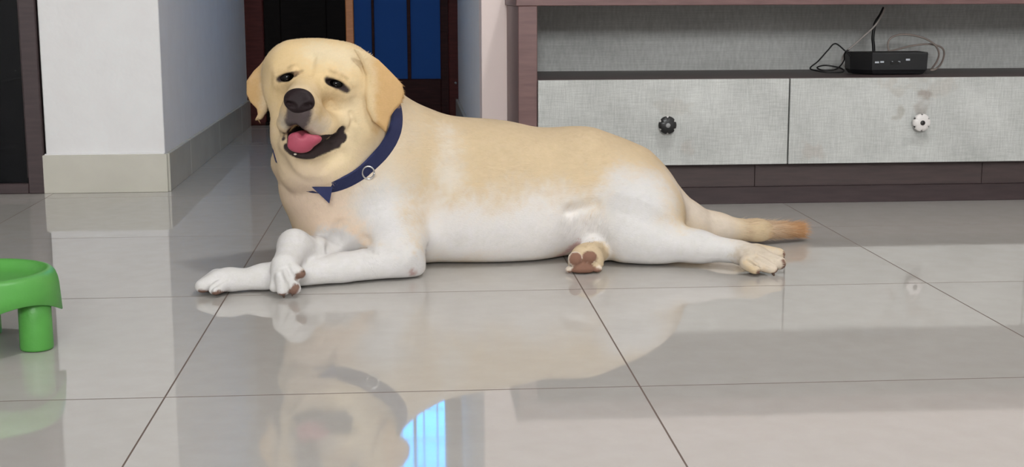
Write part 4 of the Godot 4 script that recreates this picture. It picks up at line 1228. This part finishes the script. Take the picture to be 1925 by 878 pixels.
func dog_face(root: Node3D) -> void:
	var fn := Field.new()
	fn.take_rows(NOSE_SHAPE)
	var o := empty()
	net(fn, Vector3(-0.3190, 0.2909, 0.1750), Vector3(-0.2544, 0.3507, 0.2350), 0.0016, [], false, o)
	var nm := plain(Color(0.13, 0.08, 0.09), 0.55)
	nm.metallic_specular = 0.35
	nm.heightmap_enabled = true
	nm.heightmap_texture = noise_tex(0.15, null, 95, 256, 2, false, FastNoiseLite.TYPE_CELLULAR)
	nm.heightmap_scale = 0.03
	nm.uv1_triplanar = true
	nm.uv1_scale = Vector3(20, 20, 20)
	part("nose", field_mesh(o), nm, root).set_meta("label", "dark purplish brown nose")
	var ft := Field.new()
	ft.take_rows(TONGUE_SHAPE)
	o = empty()
	net(ft, Vector3(-0.3291, 0.2139, 0.1200), Vector3(-0.2416, 0.2805, 0.2300), 0.0020, [], false, o)
	var tm := plain(Color(0.67, 0.31, 0.38), 0.42)
	tm.metallic_specular = 0.35
	tm.heightmap_enabled = true
	tm.heightmap_texture = noise_tex(0.2, null, 97, 256, 2)
	tm.heightmap_scale = 0.03
	tm.uv1_triplanar = true
	tm.uv1_scale = Vector3(14, 14, 14)
	part("tongue", field_mesh(o), tm, root).set_meta("label", "pink tongue")
	part("tooth", cbox(Vector3(0.005, 0.003, 0.003), 0.0012), plain(Color(0.9, 0.87, 0.8), 0.3), root, Vector3(-0.2976, 0.2312, 0.1863))
	var eye := plain(Color(0.03, 0.018, 0.014), 0.06)
	eye.metallic_specular = 0.3
	var ball := SphereMesh.new()
	ball.radius = 0.0155
	ball.height = 0.031
	for p in [Vector3(-0.3127, 0.3563, 0.1210), Vector3(-0.2293, 0.3449, 0.1240)]:
		part("eye", ball, eye, root, p).set_meta("label", "dark brown eye")
	var claw_m := plain(Color(0.30, 0.22, 0.17), 0.4)
	for c in [[Vector3(-0.4552, 0.0131, 0.2300), Vector3(-0.4665, 0.0101, 0.2320)], [Vector3(-0.4404, 0.0117, 0.2420), Vector3(-0.4304, 0.0150, 0.2500)], [Vector3(-0.2858, 0.0440, 0.2590), Vector3(-0.2819, 0.0483, 0.2630)], [Vector3(-0.3014, 0.0108, 0.2630), Vector3(-0.3037, 0.0050, 0.2690)], [Vector3(-0.3173, 0.0073, 0.2620), Vector3(-0.3163, 0.0018, 0.2660)], [Vector3(0.5572, 0.0171, 0.1300), Vector3(0.5654, 0.0133, 0.1360)], [Vector3(0.5367, 0.0069, 0.1500), Vector3(0.5417, -0.0011, 0.1540)], [Vector3(0.5058, 0.0101, 0.1540), Vector3(0.5155, 0.0059, 0.1580)], [Vector3(0.5643, 0.0283, 0.1020), Vector3(0.5734, 0.0248, 0.1050)]]:
		var pts := PackedVector3Array()
		var dir: Vector3 = (c[1] - c[0])
		var rows := []
		var up := Vector3(0, 0, 1)
		dir *= 0.7
		for k in 6:
			var t := k / 5.0
			var r := PackedVector3Array()
			var side := dir.normalized().cross(up).normalized()
			for j in 10:
				var an := TAU * j / 10
				r.append(c[0] + dir * t + Vector3(0, -0.003 * t * t, 0) + (side * cos(an) + side.cross(dir.normalized()) * sin(an)) * 0.0036 * sqrt(1.0 - t * 0.98))
			rows.append(r)
		rows.reverse()
		part("claw", sheet(rows, true), claw_m, root)

# a flat strap that lies on the coat round the neck, its ring and the loose strap end
func dog_collar(root: Node3D, f: Field) -> void:
	var pa: Vector3 = Vector3(-0.1271, 0.2860, 0.0330)
	var pb: Vector3 = Vector3(-0.1782, 0.2032, 0.1000)
	var pc: Vector3 = Vector3(-0.2589, 0.1671, 0.1320)
	var n := (pb - pa).cross(pc - pa).normalized()
	if n.y < 0: n = -n
	var mid: Vector3 = Vector3(-0.2012, 0.2068, -0.0200)
	mid -= n * n.dot(mid - pb)
	var ux := (pb - mid).normalized()
	var uy := n.cross(ux)
	var blue := plain(Color(0.115, 0.145, 0.31), 0.8)
	blue.heightmap_enabled = true
	blue.heightmap_texture = noise_tex(0.3, null, 99, 256, 1)
	blue.heightmap_scale = 0.03
	blue.uv1_triplanar = true
	blue.uv1_scale = Vector3(12, 12, 12)
	var bare := PackedInt32Array()   # the neck without the fold of skin that hangs over the strap, the ears and the jaw
	for i in f.adds:
		if i in [0, 4, 6, 7, 8, 9, 10, 15, 55, 65, 66, 76, 77]:
			bare.append(i)
	var rows := []
	for k in 96:
		var a := TAU * k / 96
		var dir := ux * cos(a) + uy * sin(a)
		var r := []
		for w in [-0.0125, 0.0, 0.0125]:
			var base: Vector3 = mid + n * w
			var t := 0.24
			for s in 60:
				var d := f.dist(base + dir * t, bare, PackedInt32Array())
				if d < 0.0005:
					break
				t -= maxf(d * 0.7, 0.0008)
			r.append(t)
		rows.append([dir, (r[0] + r[1] + r[2]) / 3.0, r[0], r[2]])
	var ring := []
	for k in 96:
		var lo := 0.0
		var hi := 0.0
		for j in range(-3, 4):
			var q = rows[(k + j + 96) % 96]
			lo += (q[2] + q[1]) / 14.0
			hi += (q[3] + q[1]) / 14.0
		var dir: Vector3 = rows[k][0]
		var row := PackedVector3Array()
		for e in [[-0.0125, 0.0012, lo], [-0.0125, 0.0058, lo], [0.0, 0.0064, (lo + hi) / 2], [0.0125, 0.0058, hi], [0.0125, 0.0012, hi], [0.0, -0.002, (lo + hi) / 2]]:
			row.append(mid + n * e[0] + dir * (e[2] + e[1]))
		ring.append(row)
	ring.append(ring[0])
	var st := SurfaceTool.new()
	st.begin(Mesh.PRIMITIVE_TRIANGLES)
	st.set_smooth_group(-1)
	sheet(ring, true, st)
	st.generate_normals()
	var collar := part("collar", st.commit(), blue, root)
	collar.set_meta("label", "dark blue fabric collar")
	var rp: Vector3 = Vector3(-0.1780, 0.1971, 0.1120)
	var loop := PackedVector3Array()
	for k in 25:
		var a := TAU * k / 24
		loop.append(rp + Vector3(0.0105 * cos(a), -0.008 + 0.0115 * sin(a), 0.003 * sin(a)))
	part("ring", tube(loop, 0.0016, 8), M.chrome, collar).set_meta("label", "silver metal ring")
	var e0: Vector3 = Vector3(-0.2563, 0.1600, 0.1480)
	var tri := [e0 + Vector3(-0.018, 0.010, 0.0), e0 + Vector3(0.018, 0.010, 0.002), e0 + Vector3(0.012, -0.018, 0.010)]
	var st2 := SurfaceTool.new()
	st2.begin(Mesh.PRIMITIVE_TRIANGLES)
	st2.set_smooth_group(-1)
	var back := []
	for p in tri: back.append(p - Vector3(0, 0, 0.002))
	for q in [[tri[0], tri[1], tri[2]], [back[0], back[2], back[1]]]:
		for p in q: st2.add_vertex(p)
	for k in 3:
		var j := (k + 1) % 3
		for p in [tri[k], back[k], back[j], tri[k], back[j], tri[j]]: st2.add_vertex(p)
	st2.generate_normals()
	part("strap_end", st2.commit(), blue, collar)
